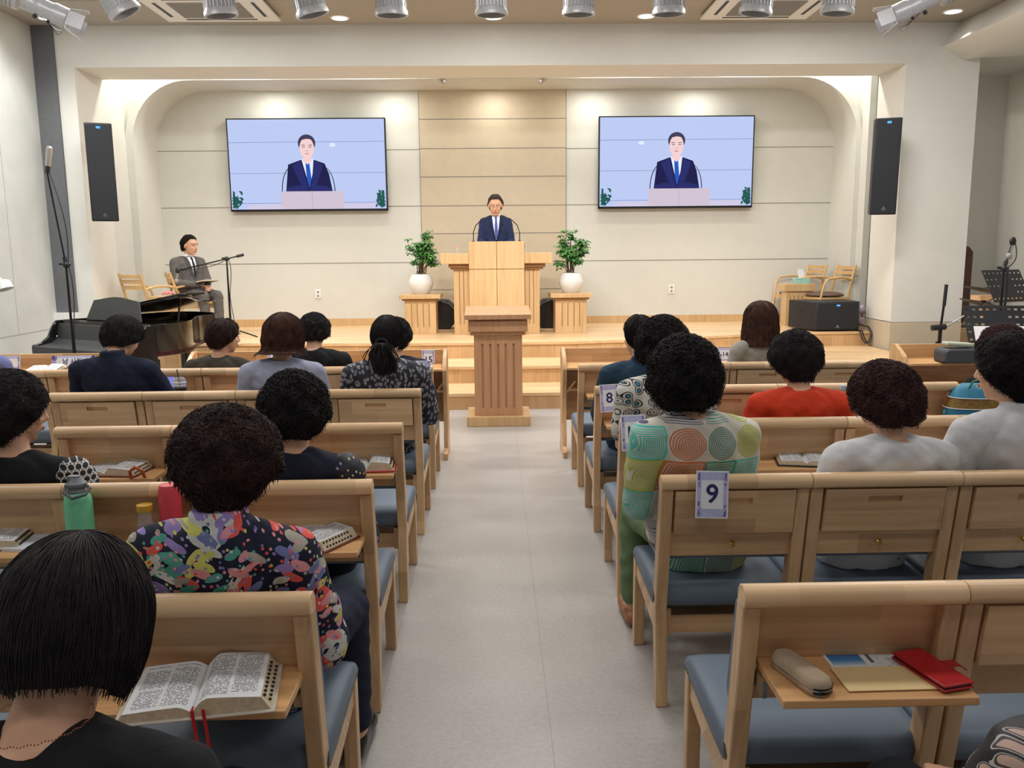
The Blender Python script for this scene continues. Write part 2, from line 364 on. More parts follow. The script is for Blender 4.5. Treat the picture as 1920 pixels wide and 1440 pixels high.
# air conditioning cassettes
M['vent'] = plain('grey_vent_slats', lin(150, 148, 144), .6)
for (x0, x1, nm) in ((-3.6, -2.35, 'left'), (2.35, 3.55, 'right')):
    y1 = 9.98; y0 = y1-.95; cx = (x0+x1)/2
    r = root('air_conditioner', 'white square ceiling air conditioner with slatted grille, %s one' % nm, 'air conditioner', (cx, (y0+y1)/2, 4.2), 0, 'ceiling air conditioners')
    w = (x1-x0)/2; h = .475
    MB().prism([(-w, -h), (w, -h), (w, h), (-w, h)], -.03, 0, 'z').build('panel', M['white'], r, bevel=.01)
    b = MB()
    for k in range(14):
        yy = -.26+k*.04; b.box(-w*.6, w*.6, yy, yy+.022, -.04, -.03)
    b.build('grille', M['vent'], r)
    b = MB(); g = .035
    b.box(-w*.62, w*.62, h-.12, h-.085, -.033, -.029).box(-w*.62, w*.62, -h+.085, -h+.12, -.033, -.029).box(-w+.1, -w+.135, -h*.55, h*.55, -.033, -.029).box(w-.135, w-.1, -h*.55, h*.55, -.033, -.029)
    b.build('louver', M['black'], r)
# stage lamps hanging from a truss pipe
pipe = tag(MB().tube([(-5.2, 7.45, 4.06), (5.2, 7.45, 4.06)], .024, 10).tube([(-4.6, 7.45, 4.06), (-4.6, 7.45, 4.225)], .012).tube([(0, 7.45, 4.06), (0, 7.45, 4.225)], .012).tube([(4.6, 7.45, 4.06), (4.6, 7.45, 4.225)], .012).build('lighting_pipe', M['white'], origin=(0, 7.45, 4.06)), 'long white pipe under the ceiling carrying the stage lamps', 'pipe')
M['can'] = plain('pale_grey_metal', lin(176, 176, 178), .35, .1)
nm = ['left end, tilted', 'second from the left, before the vent', 'third from the left, tilted', 'fourth from the left', 'middle of the row', 'fourth from the right', 'third from the right', 'second from the right, before the vent', 'right end']
canpx = [(-3.20, 7.56, 28, 20), (-2.31, 7.56, 6, 0), (-1.57, 7.56, 14, 8), (-.85, 7.56, 0, 0), (.0, 7.56, 0, 0), (.742, 7.56, 0, 0), (1.515, 7.56, 0, 0), (2.29, 7.56, -8, 0), (2.98, 7.56, -4, 0)]
for i, (x, y, ty, tx) in enumerate(canpx):
    r = root('stage_lamp', 'grey ribbed can stage lamp, %s' % nm[i], 'stage lamp', (x, 7.45, 4.085), 0, 'ribbed stage lamps under the ceiling')
    A = rotm(tx*.3, -ty, 0) @ Vector((0, .08, -1)).normalized(); c = Vector((0, .11, -.26)); a = tuple(A)
    b = MB().lathe([(.03, -.16), (.085, -.15), (.105, -.05), (.125, .17), (.14, .19), (.142, .225), (.12, .226), (.115, .12)], c, 32, a)
    u = A.orthogonal().normalized(); w = A.cross(u)
    for k in range(26):
        d = math.cos(2*PI*k/26)*u+math.sin(2*PI*k/26)*w
        b.tube([c+A*(-.13)+d*.092, c+A*(-.03)+d*.116, c+A*.165+d*.132], .0045, 4)
    b.build('housing', M['can'], r)
    MB().lathe([(.118, .13), (.02, .135)], c, 24, a).build('lens', M['black'], r)
    MB().tube([(-.15, .11, -.26), (-.16, .06, -.05), (-.02, 0, .02), (.02, 0, .02), (.16, .06, -.05), (.15, .11, -.26)], .01, 6).build('yoke', M['can'], r)
for x, s_, nm_ in ((-3.80, 1, 'left'), (3.68, -1, 'right')):
    r = root('profile_spotlight', 'white long-barrelled profile spotlight pointing inward, %s end of the row' % nm_, 'spotlight', (x, 7.45, 4.04), 0, 'profile spotlights')
    A = Vector((.84*s_, .32, -.36)).normalized(); c = Vector((0, .06, -.36)); a = tuple(A)
    b = MB().lathe([(.05, -.42), (.10, -.40), (.105, -.12), (.075, -.1), (.075, .12), (.085, .14), (.085, .24), (.06, .25)], c, 24, a)
    b.build('barrel', M['can'], r)
    b = MB(); u = Vector((0, 0, 1)); u = (u-A*u.dot(A)).normalized(); w = A.cross(u)
    for k in range(8):
        p = c+A*(-.38+k*.03); b.lathe([(.108, 0), (.108, .012)], p, 20, a)
    b.build('cooling_fin', M['vent'], r)
    b = MB(); tip = c+A*.25
    for d, o in ((u, w), (-u, w), (w, u), (-w, u)):
        b.add([tip+d*.075-o*.06, tip+d*.075+o*.06, tip+d*.12+A*.13+o*.06, tip+d*.12+A*.13-o*.06, tip+d*.08-o*.06, tip+d*.08+o*.06, tip+d*.125+A*.13+o*.06, tip+d*.125+A*.13-o*.06], [(0, 1, 2, 3), (4, 7, 6, 5), (0, 4, 5, 1), (1, 5, 6, 2), (2, 6, 7, 3), (3, 7, 4, 0)])
    b.build('barn_door', M['can'], r)
    MB().tube([c+w*.11, c+w*.12+Vector((0, 0, .1)), (0, 0, .02), c-w*.12+Vector((0, 0, .1)), c-w*.11], .009, 6).build('yoke', M['can'], r)
    b = MB(); q = c+A*.02-u*.09
    b.ell(q, .018).ell(q+A*.1, .014); b.build('knob', M['black'], r)
    MB().tube([c+A*.05, c+A*.1-Vector((0, 0, .12)), c+A*.16-Vector((0, 0, .17)), c+A*.2-Vector((0, 0, .12)), c+A*.14-Vector((0, 0, .13)), c-A*.02-Vector((0, 0, .06))], .003, 5).build('safety_cable', M['blackmetal'], r)
# wall outlets
for x, z, nm_ in ((-2.6, 1.015, 'left'), (2.617, 1.033, 'right')):
    r = root('wall_outlet', 'white double wall socket low on the back wall, %s one' % nm_, 'socket', (x, YW-.005, z), 0, 'wall sockets')
    MB().box(-.045, .045, -.012, .005, -.065, .065).build('plate', M['white'], r, bevel=.004)
    b = MB()
    for zz in (-.028, .028): b.lathe([(.019, 0), (.017, .003)], (0, -.011, zz), 18, (0, -1, 0))
    b.build('socket', M['vent'], r)
# line speakers on the piers
for x, sg, nm_ in ((-4.50, 1, 'left'), (4.575, -1, 'right')):
    r = root('wall_speaker', 'tall black column loudspeaker on the %s pier' % nm_, 'loudspeaker', (x, 10.03, 2.545), sg*(24 if sg > 0 else 15), 'column loudspeakers')
    w = .142; d = .27; h = .545; T = rotm(4, 0, 0)
    poly = [(-w, -.10), (w, -.10), (w, .06), (w*.55, .16), (-w*.55, .16), (-w, .06)]
    b = MB(); b.T = T.to_4x4(); b.prism(poly, -h, h, 'z'); b.build('cabinet', M['black'], r, bevel=.012)
    b = MB(); b.T = T.to_4x4(); b.box(-w+.008, w-.008, -.112, -.1, -h+.012, h-.012); b.build('grille', M['grille'], r, bevel=.008)
    b = MB(); b.T = T.to_4x4(); b.box(-.022, .022, -.1155, -.112, h-.062, h-.038); b.build('badge_light', M['blueled'], r)
    b = MB(); b.T = T.to_4x4()
    b.add([(-.026, -.1135, -h+.055), (0, -.1135, -h+.10), (.026, -.1135, -h+.055), (.014, -.1135, -h+.055), (0, -.1135, -h+.078), (-.014, -.1135, -h+.055)], [(0, 1, 4, 5), (1, 2, 3, 4)])
    b.add([(-.01, -.1135, -h+.05), (.01, -.1135, -h+.05), (0, -.1135, -h+.066)], [(0, 1, 2)])
    b.build('emblem', M['chrome'], r)
    MB().tube([(-sg*.0, .1, .2), (-sg*.05, .36, .2)], .015).tube([(0, .1, -.2), (-sg*.05, .36, -.2)], .015).build('bracket', M['blackmetal'], r)
# white lamp cup reaching in at the left wall
r = root('wall_lamp', 'white conical lamp shade at the left edge by the wall', 'lamp', (-5.30, 8.7, 1.35))
b = MB().lathe([(.03, 0), (.07, .02), (.082, .10), (.079, .10), (.068, .022), (.03, .01)], (.30, 0, .02), 24, (.35, -.1, -.95)); b.build('shade', M['white'], r)
MB().tube([(0, 0, .0), (.15, 0, .09), (.30, 0, .03)], .012).build('arm', M['white'], r)
# ================================================================== televisions
def tvpic(parent, w, h, mirror):
    """picture on the panel: flat shapes, each layer a hair in front of the previous one"""
    cols = dict(bg=(186, 200, 240), line=(120, 132, 178), skin=(240, 206, 206), hair=(62, 58, 84), suit=(24, 26, 74), suit2=(38, 42, 104), shirt=(226, 236, 255), tie=(34, 88, 190),
                pod=(206, 192, 208), podl=(172, 158, 180), leaf=(30, 86, 80), mic=(26, 28, 50), glare=(222, 230, 246), lip=(190, 130, 150), eye=(90, 70, 100), base=(206, 200, 226))
    keys = list(cols); mats = [emit('screen_'+k, lin(*cols[k]), 1.) for k in keys]
    b = MB(); lay = [0]
    def P(k, pts):
        lay[0] += 1; y = -.036-.00012*lay[0]; b.mat(keys.index(k)); b.add([((u-.5)*w, y, (.5-v)*h) for u, v in pts], [tuple(range(len(pts)))])
    def E(k, cu, cv, ru, rv, n=28, a0=0, a1=2*PI): P(k, [(cu+ru*math.cos(a0+(a1-a0)*i/n), cv+rv*math.sin(a0+(a1-a0)*i/n)) for i in range(n)])
    P('bg', [(0, 0), (1, 0), (1, 1), (0, 1)])
    for v in (.25, .595, .93): P('line', [(0, v), (1, v-.004), (1, v+.001), (0, v+.005)])
    E('glare', .665 if not mirror else .27, .285, .02, .022)
    P('base', [(.11, .945), (.93, .935), (.94, 1), (.09, 1)])
    P('suit', [(.375, .50), (.455, .45), (.545, .45), (.61, .49), (.635, .60), (.655, .80), (.355, .80), (.365, .65)])
    P('suit2', [(.40, .51), (.455, .46), (.50, .79), (.47, .79)]); P('suit2', [(.60, .51), (.545, .46), (.515, .79), (.54, .79)])
    P('shirt', [(.462, .44), (.54, .44), (.53, .60), (.508, .76), (.485, .60)])
    P('tie', [(.487, .485), (.512, .485), (.522, .66), (.508, .77), (.492, .66)])
    P('skin', [(.478, .40), (.522, .40), (.53, .46), (.50, .50), (.47, .46)])
    E('hair', .50, .262, .056, .095); E('skin', .50, .318, .046, .118)
    P('hair', [(.452, .27), (.46, .20), (.49, .178), (.52, .18), (.545, .21), (.549, .27), (.535, .225), (.50, .215), (.468, .228)])
    for s_ in (-1, 1): P('eye', [(.50+s_*.03, .303), (.50+s_*.012, .303), (.50+s_*.012, .311), (.50+s_*.03, .311)]); P('eye', [(.50+s_*.034, .28), (.50+s_*.011, .283), (.50+s_*.011, .29), (.50+s_*.034, .288)])
    P('lip', [(.486, .375), (.514, .375), (.508, .386), (.49, .386)])
    P('lip', [(.493, .345), (.507, .345), (.504, .352), (.496, .352)])
    P('suit2', [(.365, .76), (.44, .73), (.50, .78), (.50, .80), (.36, .80)]); P('suit2', [(.645, .76), (.57, .73), (.505, .78), (.505, .80), (.65, .80)])
    for s_ in (-1, 1):
        arc = [(.50+s_*(.095+.075*math.sin(a)), .80-.28*math.cos(a)) for a in [PI/2*i/12 for i in range(13)]]
        L = [(u-.0028, v) for u, v in arc]+[(u+.0028, v+.002) for u, v in arc[::-1]]; P('mic', L)
    P('pod', [(.32, .80), (.725, .80), (.725, 1), (.32, 1)]); P('podl', [(.52, .81), (.523, .81), (.523, 1), (.52, 1)])
    rr = random.Random(3)
    for cx_, n_ in ((.025, 64), (.978, 64)):
        for i in range(n_):
            u = min(.982, max(.018, cx_+rr.gauss(0, .02))); v = min(.97, .91+rr.gauss(0, .045)); a = rr.random()*PI; l = .026
            P('leaf', [(u-l*math.cos(a)*.6, v-l*math.sin(a)), (u+l*.3*math.sin(a), v-l*.4*math.cos(a)), (u+l*math.cos(a)*.6, v+l*math.sin(a)), (u-l*.3*math.sin(a), v+l*.4*math.cos(a))])
    return b.build('screen', mats, parent, smooth=0)
for x0, x1, nm_, mi in ((-3.77, -1.528, 'left', False), (1.512, 3.746, 'right', True)):
    w = x1-x0; h = 1.29
    r = root('television', 'large wall television showing the speaker, %s of the beige panel' % nm_, 'television', ((x0+x1)/2, YW-.06, 2.852), 0, 'wall televisions')
    MB().box(-w/2, w/2, -.03, .05, -h/2, h/2).build('case', M['black'], r, bevel=.006)
    b = MB(); f = .016
    b.box(-w/2, w/2, -.038, -.03, h/2-f, h/2).box(-w/2, w/2, -.038, -.03, -h/2, -h/2+f*1.8).box(-w/2, -w/2+f, -.038, -.03, -h/2, h/2).box(w/2-f, w/2, -.038, -.03, -h/2, h/2)
    b.build('bezel', M['blackmetal'], r)
    tvpic(r, w-2*f, h-2.8*f, mi).location.z = .4*f
# ================================================================== pulpit, pedestals, lectern
r = root('pulpit', 'wide pale oak pulpit with raised centre block and cross grooves', 'pulpit', (.03, 11.02, ZS))
def fluted(b, x0, x1, y, z0, z1, xs, w=.012, d=.012, dark=1):
    for x in xs: b.box(x-w/2, x+w/2, y-.0015, y+.0, z0, z1)
b = MB().box(-.565, -.36, .0, .62, 0, .90).box(.36, .555, 0, .62, 0, .90).box(-.36, .36, .05, .62, 0, .90)
b.build('body', M['pulpit'], r, bevel=.004)
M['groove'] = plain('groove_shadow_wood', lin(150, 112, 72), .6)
b = MB(); fluted(b, 0, 0, 0, .13, .84, (-.49, -.435, .42, .475)); b.build('flute', M['groove'], r)
MB().box(-.625, .625, -.05, .66, .865, .915).box(-.60, .60, -.03, .64, .84, .866).build('moulding', M['groove'], r, bevel=.004)
MB().box(-.725, .715, -.10, .70, .915, 1.05).build('table_top', M['pulpit'], r, bevel=.005)
b = MB()
for x0, x1 in ((-.357, -.005), (.002, .352)):
    for z0, z1 in ((.85, 1.197), (.03, .842)): b.box(x0, x1, -.15, .02, z0, z1)
b.build('front_panel', M['pulpit'], r, bevel=.003)
MB().box(-.353, .348, -.14, .15, .02, 1.19).build('centre_block', M['groove'], r)
MB().box(-.357, .352, -.02, .42, 1.02, 1.193).build('reading_desk', M['pulpit'], r, bevel=.003)
MB().box(.352, .362, .02, .10, 1.10, 1.17).build('hook', M['black'], r)
# two gooseneck microphones on the pulpit
for s_, nm_ in ((-1, 'left'), (1, 'right')):
    g = root('gooseneck_microphone', 'thin black gooseneck microphone curving in from the %s of the speaker' % nm_, 'microphone', (.03+s_*.30, 11.10, 1.733), 0, 'pulpit microphones')
    P = [(0, 0, 0), (0, 0, .12), (-s_*.03, .02, .21), (-s_*.10, .05, .28), (-s_*.19, .10, .325)]
    pts = []
    for i in range(len(P)-1):
        for k in range(4): pts.append(tuple(P[i][j]+(P[i+1][j]-P[i][j])*k/4 for j in range(3)))
    pts.append(P[-1])
    MB().tube(pts, .006, 8).cyl((0, 0, 0), .018, .015).build('neck', M['blackmetal'], g)
    MB().tube([P[-1], (-s_*.22, .12, .335), (-s_*.245, .135, .34)], [.009, .012, .008], 10).build('capsule', M['black'], g)
r = root('water_bottle', 'small clear bottle with pink cap on the pulpit top', 'bottle', (-.49, 11.12, 1.59))
M['clear'] = NT('clear_plastic').set(Roughness=.12, Transmission_Weight=.85, IOR=1.3); M['clear'].node_tree.nodes['Principled BSDF'].inputs['Base Color'].default_value = (.9, .93, .95, 1)
M['pink'] = plain('pink_plastic', lin(226, 140, 150), .5)
MB().lathe([(.022, 0), (.026, .01), (.02, .04), (.026, .065), (.014, .08)], n=16).build('body', M['clear'], r)
MB().cyl((0, 0, .08), .014, .018, 14).build('cap', M['pink'], r)
# pedestals with plants
def pedestal(cx, cy, nm_):
    r = root('plant_pedestal', 'fluted pale oak pedestal %s of the pulpit' % nm_, 'pedestal', (cx, cy, ZS), 0, 'pedestals beside the pulpit')
    MB().box(-.205, .205, 0, .42, 0, .44).build('body', M['pulpit'], r, bevel=.004)
    b = MB(); fluted(b, 0, 0, 0, .09, .40, (-.115, -.04, .04, .115)); b.build('flute', M['groove'], r)
    MB().box(-.235, .235, -.03, .45, .44, .465).build('moulding', M['groove'], r, bevel=.003)
    MB().box(-.27, .27, -.06, .48, .465, .52).build('top', M['pulpit'], r, bevel=.005)
pedestal(-.985, 11.13, 'left'); pedestal(.995, 11.05, 'right')
M['leaf'] = NT('glossy_leaf'); _t = M['leaf']; _n = _t.n('TexNoise'); _n.inputs['Scale'].default_value = 14; _t.L(_t.coord(), _n.inputs['Vector'])
_t.base(_t.ramp(_n.outputs['Fac'], [(.3, lin(38, 82, 40)), (.52, lin(70, 128, 62)), (.72, lin(128, 176, 84))])); _t.set(Roughness=.4); M['leaf'] = _t.m
M['stem'] = plain('brown_stem', lin(96, 78, 56), .7); M['soil'] = plain('soil', lin(70, 55, 42), .9, noise=.4, scale=80)
def plant(cx, cy, seed, nm_, spread, lop):
    r = root('potted_plant', '%s green umbrella plant in a round white pot %s of the pulpit' % nm_, 'plant', (cx, cy, ZS+.52), 0, 'plants beside the pulpit')
    MB().lathe([(.095, 0), (.13, .04), (.163, .12), (.165, .16), (.145, .225), (.12, .262), (.112, .262), (.13, .22), (.13, .2)], n=36, cap=True).build('pot', M['pot'], r)
    MB().lathe([(.118, .235), (.01, .24)], n=20).build('soil', M['soil'], r)
    q = random.Random(seed); st = MB(); lf = MB()
    for i in range(24):
        a = q.random()*2*PI; R = spread*math.sqrt(q.random()); h = .17+q.random()*.36-.3*max(0, R-.14)+.10*(R < .1); tip = Vector((R*math.cos(a)*1.08+lop*(h-.2), R*math.sin(a)*.85, .24+h-.02))
        p0 = Vector((q.gauss(0, .03), q.gauss(0, .03), .235)); mid = (p0*.45+tip*.55)+Vector((-tip.x*.25, -tip.y*.25, 0))
        st.tube([p0, mid, tip], [.006, .005, .003], 5)
        for w_ in range(7):
            base = mid.lerp(tip, q.uniform(.55, 1.05))+Vector((q.gauss(0, .025), q.gauss(0, .025), q.gauss(0, .02)))
            el0 = q.random()*2*PI
            for k in range(6):
                az = el0+2*PI*k/6+q.gauss(0, .15); L = q.uniform(.042, .062); W = L*.3
                d = Vector((math.cos(az), math.sin(az), q.uniform(-.55, .12))).normalized(); sd = d.cross(Vector((0, 0, 1))).normalized(); up = sd.cross(d)
                P0 = base+d*.012
                lf.add([P0, P0+d*L*.35+sd*W-up*.004, P0+d*L*.75+sd*W*.75-Vector((0, 0, .006)), P0+d*L-Vector((0, 0, .016)), P0+d*L*.75-sd*W*.75-Vector((0, 0, .006)), P0+d*L*.35-sd*W-up*.004, P0+d*L*.5+up*.004],
                       [(0, 1, 6), (1, 2, 6), (2, 3, 6), (3, 4, 6), (4, 5, 6), (5, 0, 6)])
    st.build('stem', M['stem'], r); lf.build('foliage', M['leaf'], r)
plant(-.985, 11.33, 3, ('dense', 'left'), .215, 0); plant(1.01, 11.26, 11, ('airy leggy', 'right'), .20, .14)
# floor monitors lying behind the pedestals
for s_, nm_, cx in ((1, 'left', -.70), (-1, 'right', .72)):
    r = root('floor_monitor', 'black wedge floor monitor speaker behind the %s pedestal' % nm_, 'loudspeaker', (cx, 11.75, ZS), 0, 'floor monitor wedges')
    poly = [(-.16*s_, 0), (.06*s_, 0), (.21*s_, .17), (.20*s_, .25), (.04*s_, .40), (-.07*s_, .41), (-.16*s_, .36)]
    if s_ < 0: poly = poly[::-1]
    MB().prism(poly, 0, .38, 'y').build('cabinet', M['black'], r, bevel=.015)
    MB().tube([(-.04*s_, -.004, .39), (.06*s_, -.004, .36), (.19*s_, -.004, .22)], .006, 6).build('grille_edge', M['vent'], r)
# lectern in the aisle
r = root('lectern', 'brown oak lectern with five vertical grooves standing in the aisle', 'lectern', (.023, 7.69, 0))
MB().box(-.298, .298, 0, .52, 0, .092).build('base', M['pulpit'], r, bevel=.003)
b = MB(); xs = [-.145, -.07, .0, .07, .145]; e = [-.223]+sum([[x-.010, x+.010] for x in xs], [])+[.223]
for i in range(0, len(e), 2): b.box(e[i], e[i+1], .06, .078, .17, .77)
b.box(-.223, .223, .076, .46, .092, .86).box(-.223, .223, .06, .0765, .092, .17).box(-.223, .223, .06, .0765, .77, .86)
b.build('shaft', M['lectern'], r)
MB().box(-.25, .25, .04, .48, .85, .885).build('moulding', M['lectern'], r, bevel=.004)
MB().prism([(.01, .885), (.50, .885), (.50, 1.01), (.01, .985)], -.272, .272, 'x').build('cabinet', M['lectern'], r, bevel=.004)
MB().prism([(-.03, 1.0), (.52, 1.05), (.52, 1.09), (-.03, 1.045)], -.305, .305, 'x').build('desk_top', M['lectern'], r, bevel=.004)
# ================================================================== seats and table on the stage
M['cushion'] = plain('brown_cushion', lin(96, 74, 66), .7, bump=.1, scale=200)
def stage_chair(label, x, y, rz, cushion=True):
    r = root('armchair', label, 'chair', (x, y, ZS), rz, 'wooden armchairs on the stage')
    b = MB()
    for s_ in (-1, 1):
        MB().tube([(s_*.27, .27, 0), (s_*.25, .23, .40), (s_*.25, .22, .44)], .017, 8).build('leg', M['chairwood'], r)
        MB().tube([(s_*.24, -.30, 0), (s_*.22, -.20, .42), (s_*.215, -.24, .62), (s_*.21, -.30, .84)], [.016, .02, .019, .015], 8).build('leg', M['chairwood'], r)
        MB().tube([(s_*.255, .23, .42), (s_*.27, .20, .58), (s_*.272, .15, .655), (s_*.265, .05, .67), (s_*.24, -.10, .675), (s_*.215, -.245, .64)], .015, 8).build('armrest', M['chairwood'], r)
        MB().box(s_*.25-.012, s_*.25+.012, -.2, .22, .37, .41).build('side_rail', M['chairwood'], r)
    MB().box(-.25, .25, .205, .235, .37, .41).build('front_rail', M['chairwood'], r)
    for z, dy in ((.66, -.255), (.735, -.275), (.80, -.295)):
        R = []
        for k in range(9):
            u = -1+2*k/8; x_ = u*.205; yy = dy-.03*(1-u*u); R.append([(x_, yy-.009, z-.024), (x_, yy+.009, z-.024), (x_, yy+.009, z+.024), (x_, yy-.009, z+.024)])
        MB().rings(R).build('back_slat', M['chairwood'], r)
    MB().ell((0, .02, .435), (.27, .25, .045), n=28, m=10).build('seat', M['cushion'] if cushion else M['chairwood'], r)
    return r
stage_chair('wooden armchair with brown cushion, farther one behind the tissue table', 4.40, 12.17, 104)
stage_chair('wooden armchair with brown cushion just behind the subwoofer', 4.60, 11.66, 100)
stage_chair('empty slatted wooden armchair behind the grand piano', -4.42, 10.98, -32, False)
stage_chair('wooden armchair under the seated man in grey suit', -4.02, 11.35, -62)
r = root('side_table', 'small square oak table between the right stage chairs', 'table', (4.25, 11.90, ZS))
MB().box(-.2, .25, -.14, .14, .48, .58).build('table_top', M['pulpit'], r, bevel=.004)
MB().box(-.16, .21, -.11, .11, 0, .48).build('body', M['pulpit'], r, bevel=.003)
b = MB(); fluted(b, 0, 0, -.11, .05, .42, (-.1, -.045, .01, .065), .01); b.build('flute', M['groove'], r)
r = root('tissue_box', 'pale green tissue box on the right stage table', 'box', (4.33, 11.90, ZS+.58))
MB().box(-.11, .11, -.055, .055, 0, .08).build('box', plain('mint_card', lin(150, 196, 186), .6, noise=.25), r, bevel=.003)
q = MB().add([(-.03, 0, .08), (.03, .01, .08), (.05, 0, .13), (.02, -.01, .2), (-.05, .01, .21), (-.04, .02, .13)], [(0, 1, 2, 5), (5, 2, 3, 4)])
q.add([(-.03, .02, .08), (.02, -.02, .08), (.0, .03, .17), (-.06, 0, .19)], [(0, 1, 2, 3)]); q.build('tissue', M['paper'], r)
r = root('side_table', 'small oak table beside the seated man behind the piano', 'table', (-4.08, 10.66, ZS))
MB().box(-.19, .19, -.14, .14, .50, .56).build('table_top', M['pulpit'], r, bevel=.004)
MB().box(-.14, .14, -.11, .11, 0, .50).build('body', M['pulpit'], r, bevel=.003)
r = root('flower_posy', 'tiny pink ornament on the table behind the piano', 'ornament', (-4.12, 10.66, ZS+.56))
b = MB()
for k in range(6): b.ell((-.03+.025*k, 0, .03+.012*(k % 2)), .02, n=8, m=6)
b.build('petal', M['pink'], r)
# subwoofer
r = root('subwoofer', 'large black subwoofer box on the right front of the stage', 'loudspeaker', (4.45, 10.9, ZS), 0)
MB().prism([(-.33, .02), (-.27, -.04), (.27, -.04), (.30, 0), (.30, .55), (-.44, .55)], .015, .385, 'z').build('cabinet', M['black'], r, bevel=.012)
MB().box(-.265, .265, -.053, -.04, .03, .37).build('grille', M['grille'], r, bevel=.006)
MB().box(-.022, .022, -.058, -.053, .328, .348).build('badge_light', M['blueled'], r)
b = MB().add([(-.026, -.0545, .045), (0, -.0545, .09), (.026, -.0545, .045), (.013, -.0545, .045), (0, -.0545, .068), (-.013, -.0545, .045)], [(0, 1, 4, 5), (1, 2, 3, 4)]); b.build('emblem', M['chrome'], r)
b = MB()
for z in (.15, .22): b.box(-.375, -.36, .2, .27, z, z+.045, rotm(0, 0, 12))
b.build('handle', M['blackmetal'], r)
c = MB()
for k, (dx, dy) in enumerate(((0, 0), (.03, .1))):
    P = [(4.70, 11.0+dy, ZS+.05), (4.80, 10.96+dy*.5, ZS+.07), (4.865-dx*.3, 10.86, ZS+.06), (4.875-dx*.3, 10.775, ZS-.02), (4.865-dx, 10.755, ZS-.11), (4.82-dx, 10.75, ZS-.15), (4.775-dx, 10.755, ZS-.09), (4.755-dx, 10.79, ZS+.012), (4.72, 10.93+dy, ZS+.012)]
    pts = []
    for i in range(len(P)-1):
        for j in range(5): pts.append(tuple(P[i][q_]+(P[i+1][q_]-P[i][q_])*(j/5) for q_ in range(3)))
    c.tube(pts, .008, 6)
tag(c.build('speaker_cable', M['black'], origin=(4.7, 11.1, ZS)), 'black cable looping off the stage edge beside the subwoofer', 'cable')
M['wrap'] = plain('pale_pink_wrap', lin(196, 178, 190), .3, noise=.35, scale=25)
b = MB(); q = random.Random(8)
for k in range(14):
    a = q.random()*6.28; b.ell((4.9+.06*math.cos(a), 11.25+.06*math.sin(a), ZS+.06+.2*q.random()), (.05+.03*q.random(), .04, .045), rotm(q.random()*90, q.random()*90, 0), 8, 6)
tag(b.build('plastic_bag', M['wrap'], origin=(4.9, 11.25, ZS)), 'crumpled pinkish plastic bag behind the subwoofer', 'bag')
# ================================================================== grand piano
M['lacquer'] = plain('black_lacquer', lin(22, 21, 22), .09, noise=.02)
M['satin'] = plain('black_satin', lin(52, 54, 56), .4, noise=.05)
M['felt'] = plain('dark_red_felt', lin(80, 30, 30), .8); M['gold'] = plain('gold_plate', lin(170, 140, 84), .4, .8)
r = root('grand_piano', 'black baby grand piano on the floor at the left of the stage', 'piano', (-3.93, 8.22, 0), -32)
outl = [(-.735, .18), (.735, .18), (.735, .42)]
for k in range(1, 13):
    u = k/12; outl.append((.735-.62*(3*u*u-2*u**3)*1.0, .42+.92*u))
for k in range(0, 9): a = PI*.0+PI*k/8; outl.append((-.31+.425*math.cos(a)*1.0, 1.36+.24*math.sin(a)))
outl.append((-.735, 1.2)); O = outl
def ringwall(b, poly, z0, z1, th=.035):
    cx = sum(p[0] for p in poly)/len(poly); cy = sum(p[1] for p in poly)/len(poly)
    inn_ = []
    for x, y in poly:
        d = Vector((cx-x, cy-y)).normalized(); inn_.append((x+d.x*th, y+d.y*th))
    n = len(poly); vs = [(x, y, z) for z in (z0, z1) for x, y in poly]+[(x, y, z) for z in (z0, z1) for x, y in inn_]; fs = []
    for i in range(n):
        j = (i+1) % n; fs += [(i, j, n+j, n+i), (2*n+i, 3*n+i, 3*n+j, 2*n+j), (n+i, n+j, 3*n+j, 3*n+i), (i, 2*n+i, 2*n+j, j)]
    b.add(vs, fs)
b = MB(); ringwall(b, O, .66, .96); b.build('rim', M['lacquer'], r, bevel=.004)
MB().prism(O, .655, .70, 'z').build('soundboard', M['felt'], r)
MB().prism([(x*.94-.01, y*.97+.02) for x, y in O], .84, .86, 'z').build('iron_frame', M['gold'], r)
b = MB(); b.T = (Matrix.Translation((-.735, 0, .965)) @ Matrix.Rotation(math.radians(-9), 4, 'Y') @ Matrix.Translation((.735, 0, 0)))
b.prism([(x*1.015, max(y, .47)+(.01 if y > .5 else 0)) for x, y in O], 0, .02, 'z'); b.build('lid', M['lacquer'], r, bevel=.004)
b = MB(); b.T = (Matrix.Translation((-.735, 0, .985)) @ Matrix.Rotation(math.radians(-9), 4, 'Y') @ Matrix.Translation((.735, 0, 0)))
b.box(-.74, .74, .48, .80, .004, .022); b.build('front_flap', M['lacquer'], r, bevel=.004)
MB().tube([(.60, .55, .95), (.56, .62, 1.17)], .01).build('prop_stick', M['lacquer'], r)
for s_ in (-1, 1):
    MB().prism([(-.16, .60), (.2, .60), (.2, .96), (.10, .96), (.05, .90), (.0, .80), (-.08, .745), (-.16, .73)], s_*.735-.035*(s_ > 0), s_*.735+.035*(s_ < 0), 'x').build('arm', M['lacquer'], r, bevel=.008)
MB().box(-.70, .70, -.15, .2, .60, .66).build('keybed', M['satin'], r, bevel=.006)
MB().box(-.735, .735, -.165, -.13, .60, .725).build('key_slip', M['satin'], r, bevel=.01)
MB().prism([(-.13, .70), (-.10, .72), (.02, .74), (.08, .78), (.11, .93), (.14, .93), (.14, .70)], -.70, .70, 'x').build('fallboard', M['satin'], r, bevel=.006)
MB().box(-.70, .70, .13, .20, .66, .955).build('front_board', M['lacquer'], r)
T = Matrix.Translation((0, .26, .965)) @ Matrix.Rotation(math.radians(-14), 4, 'X')
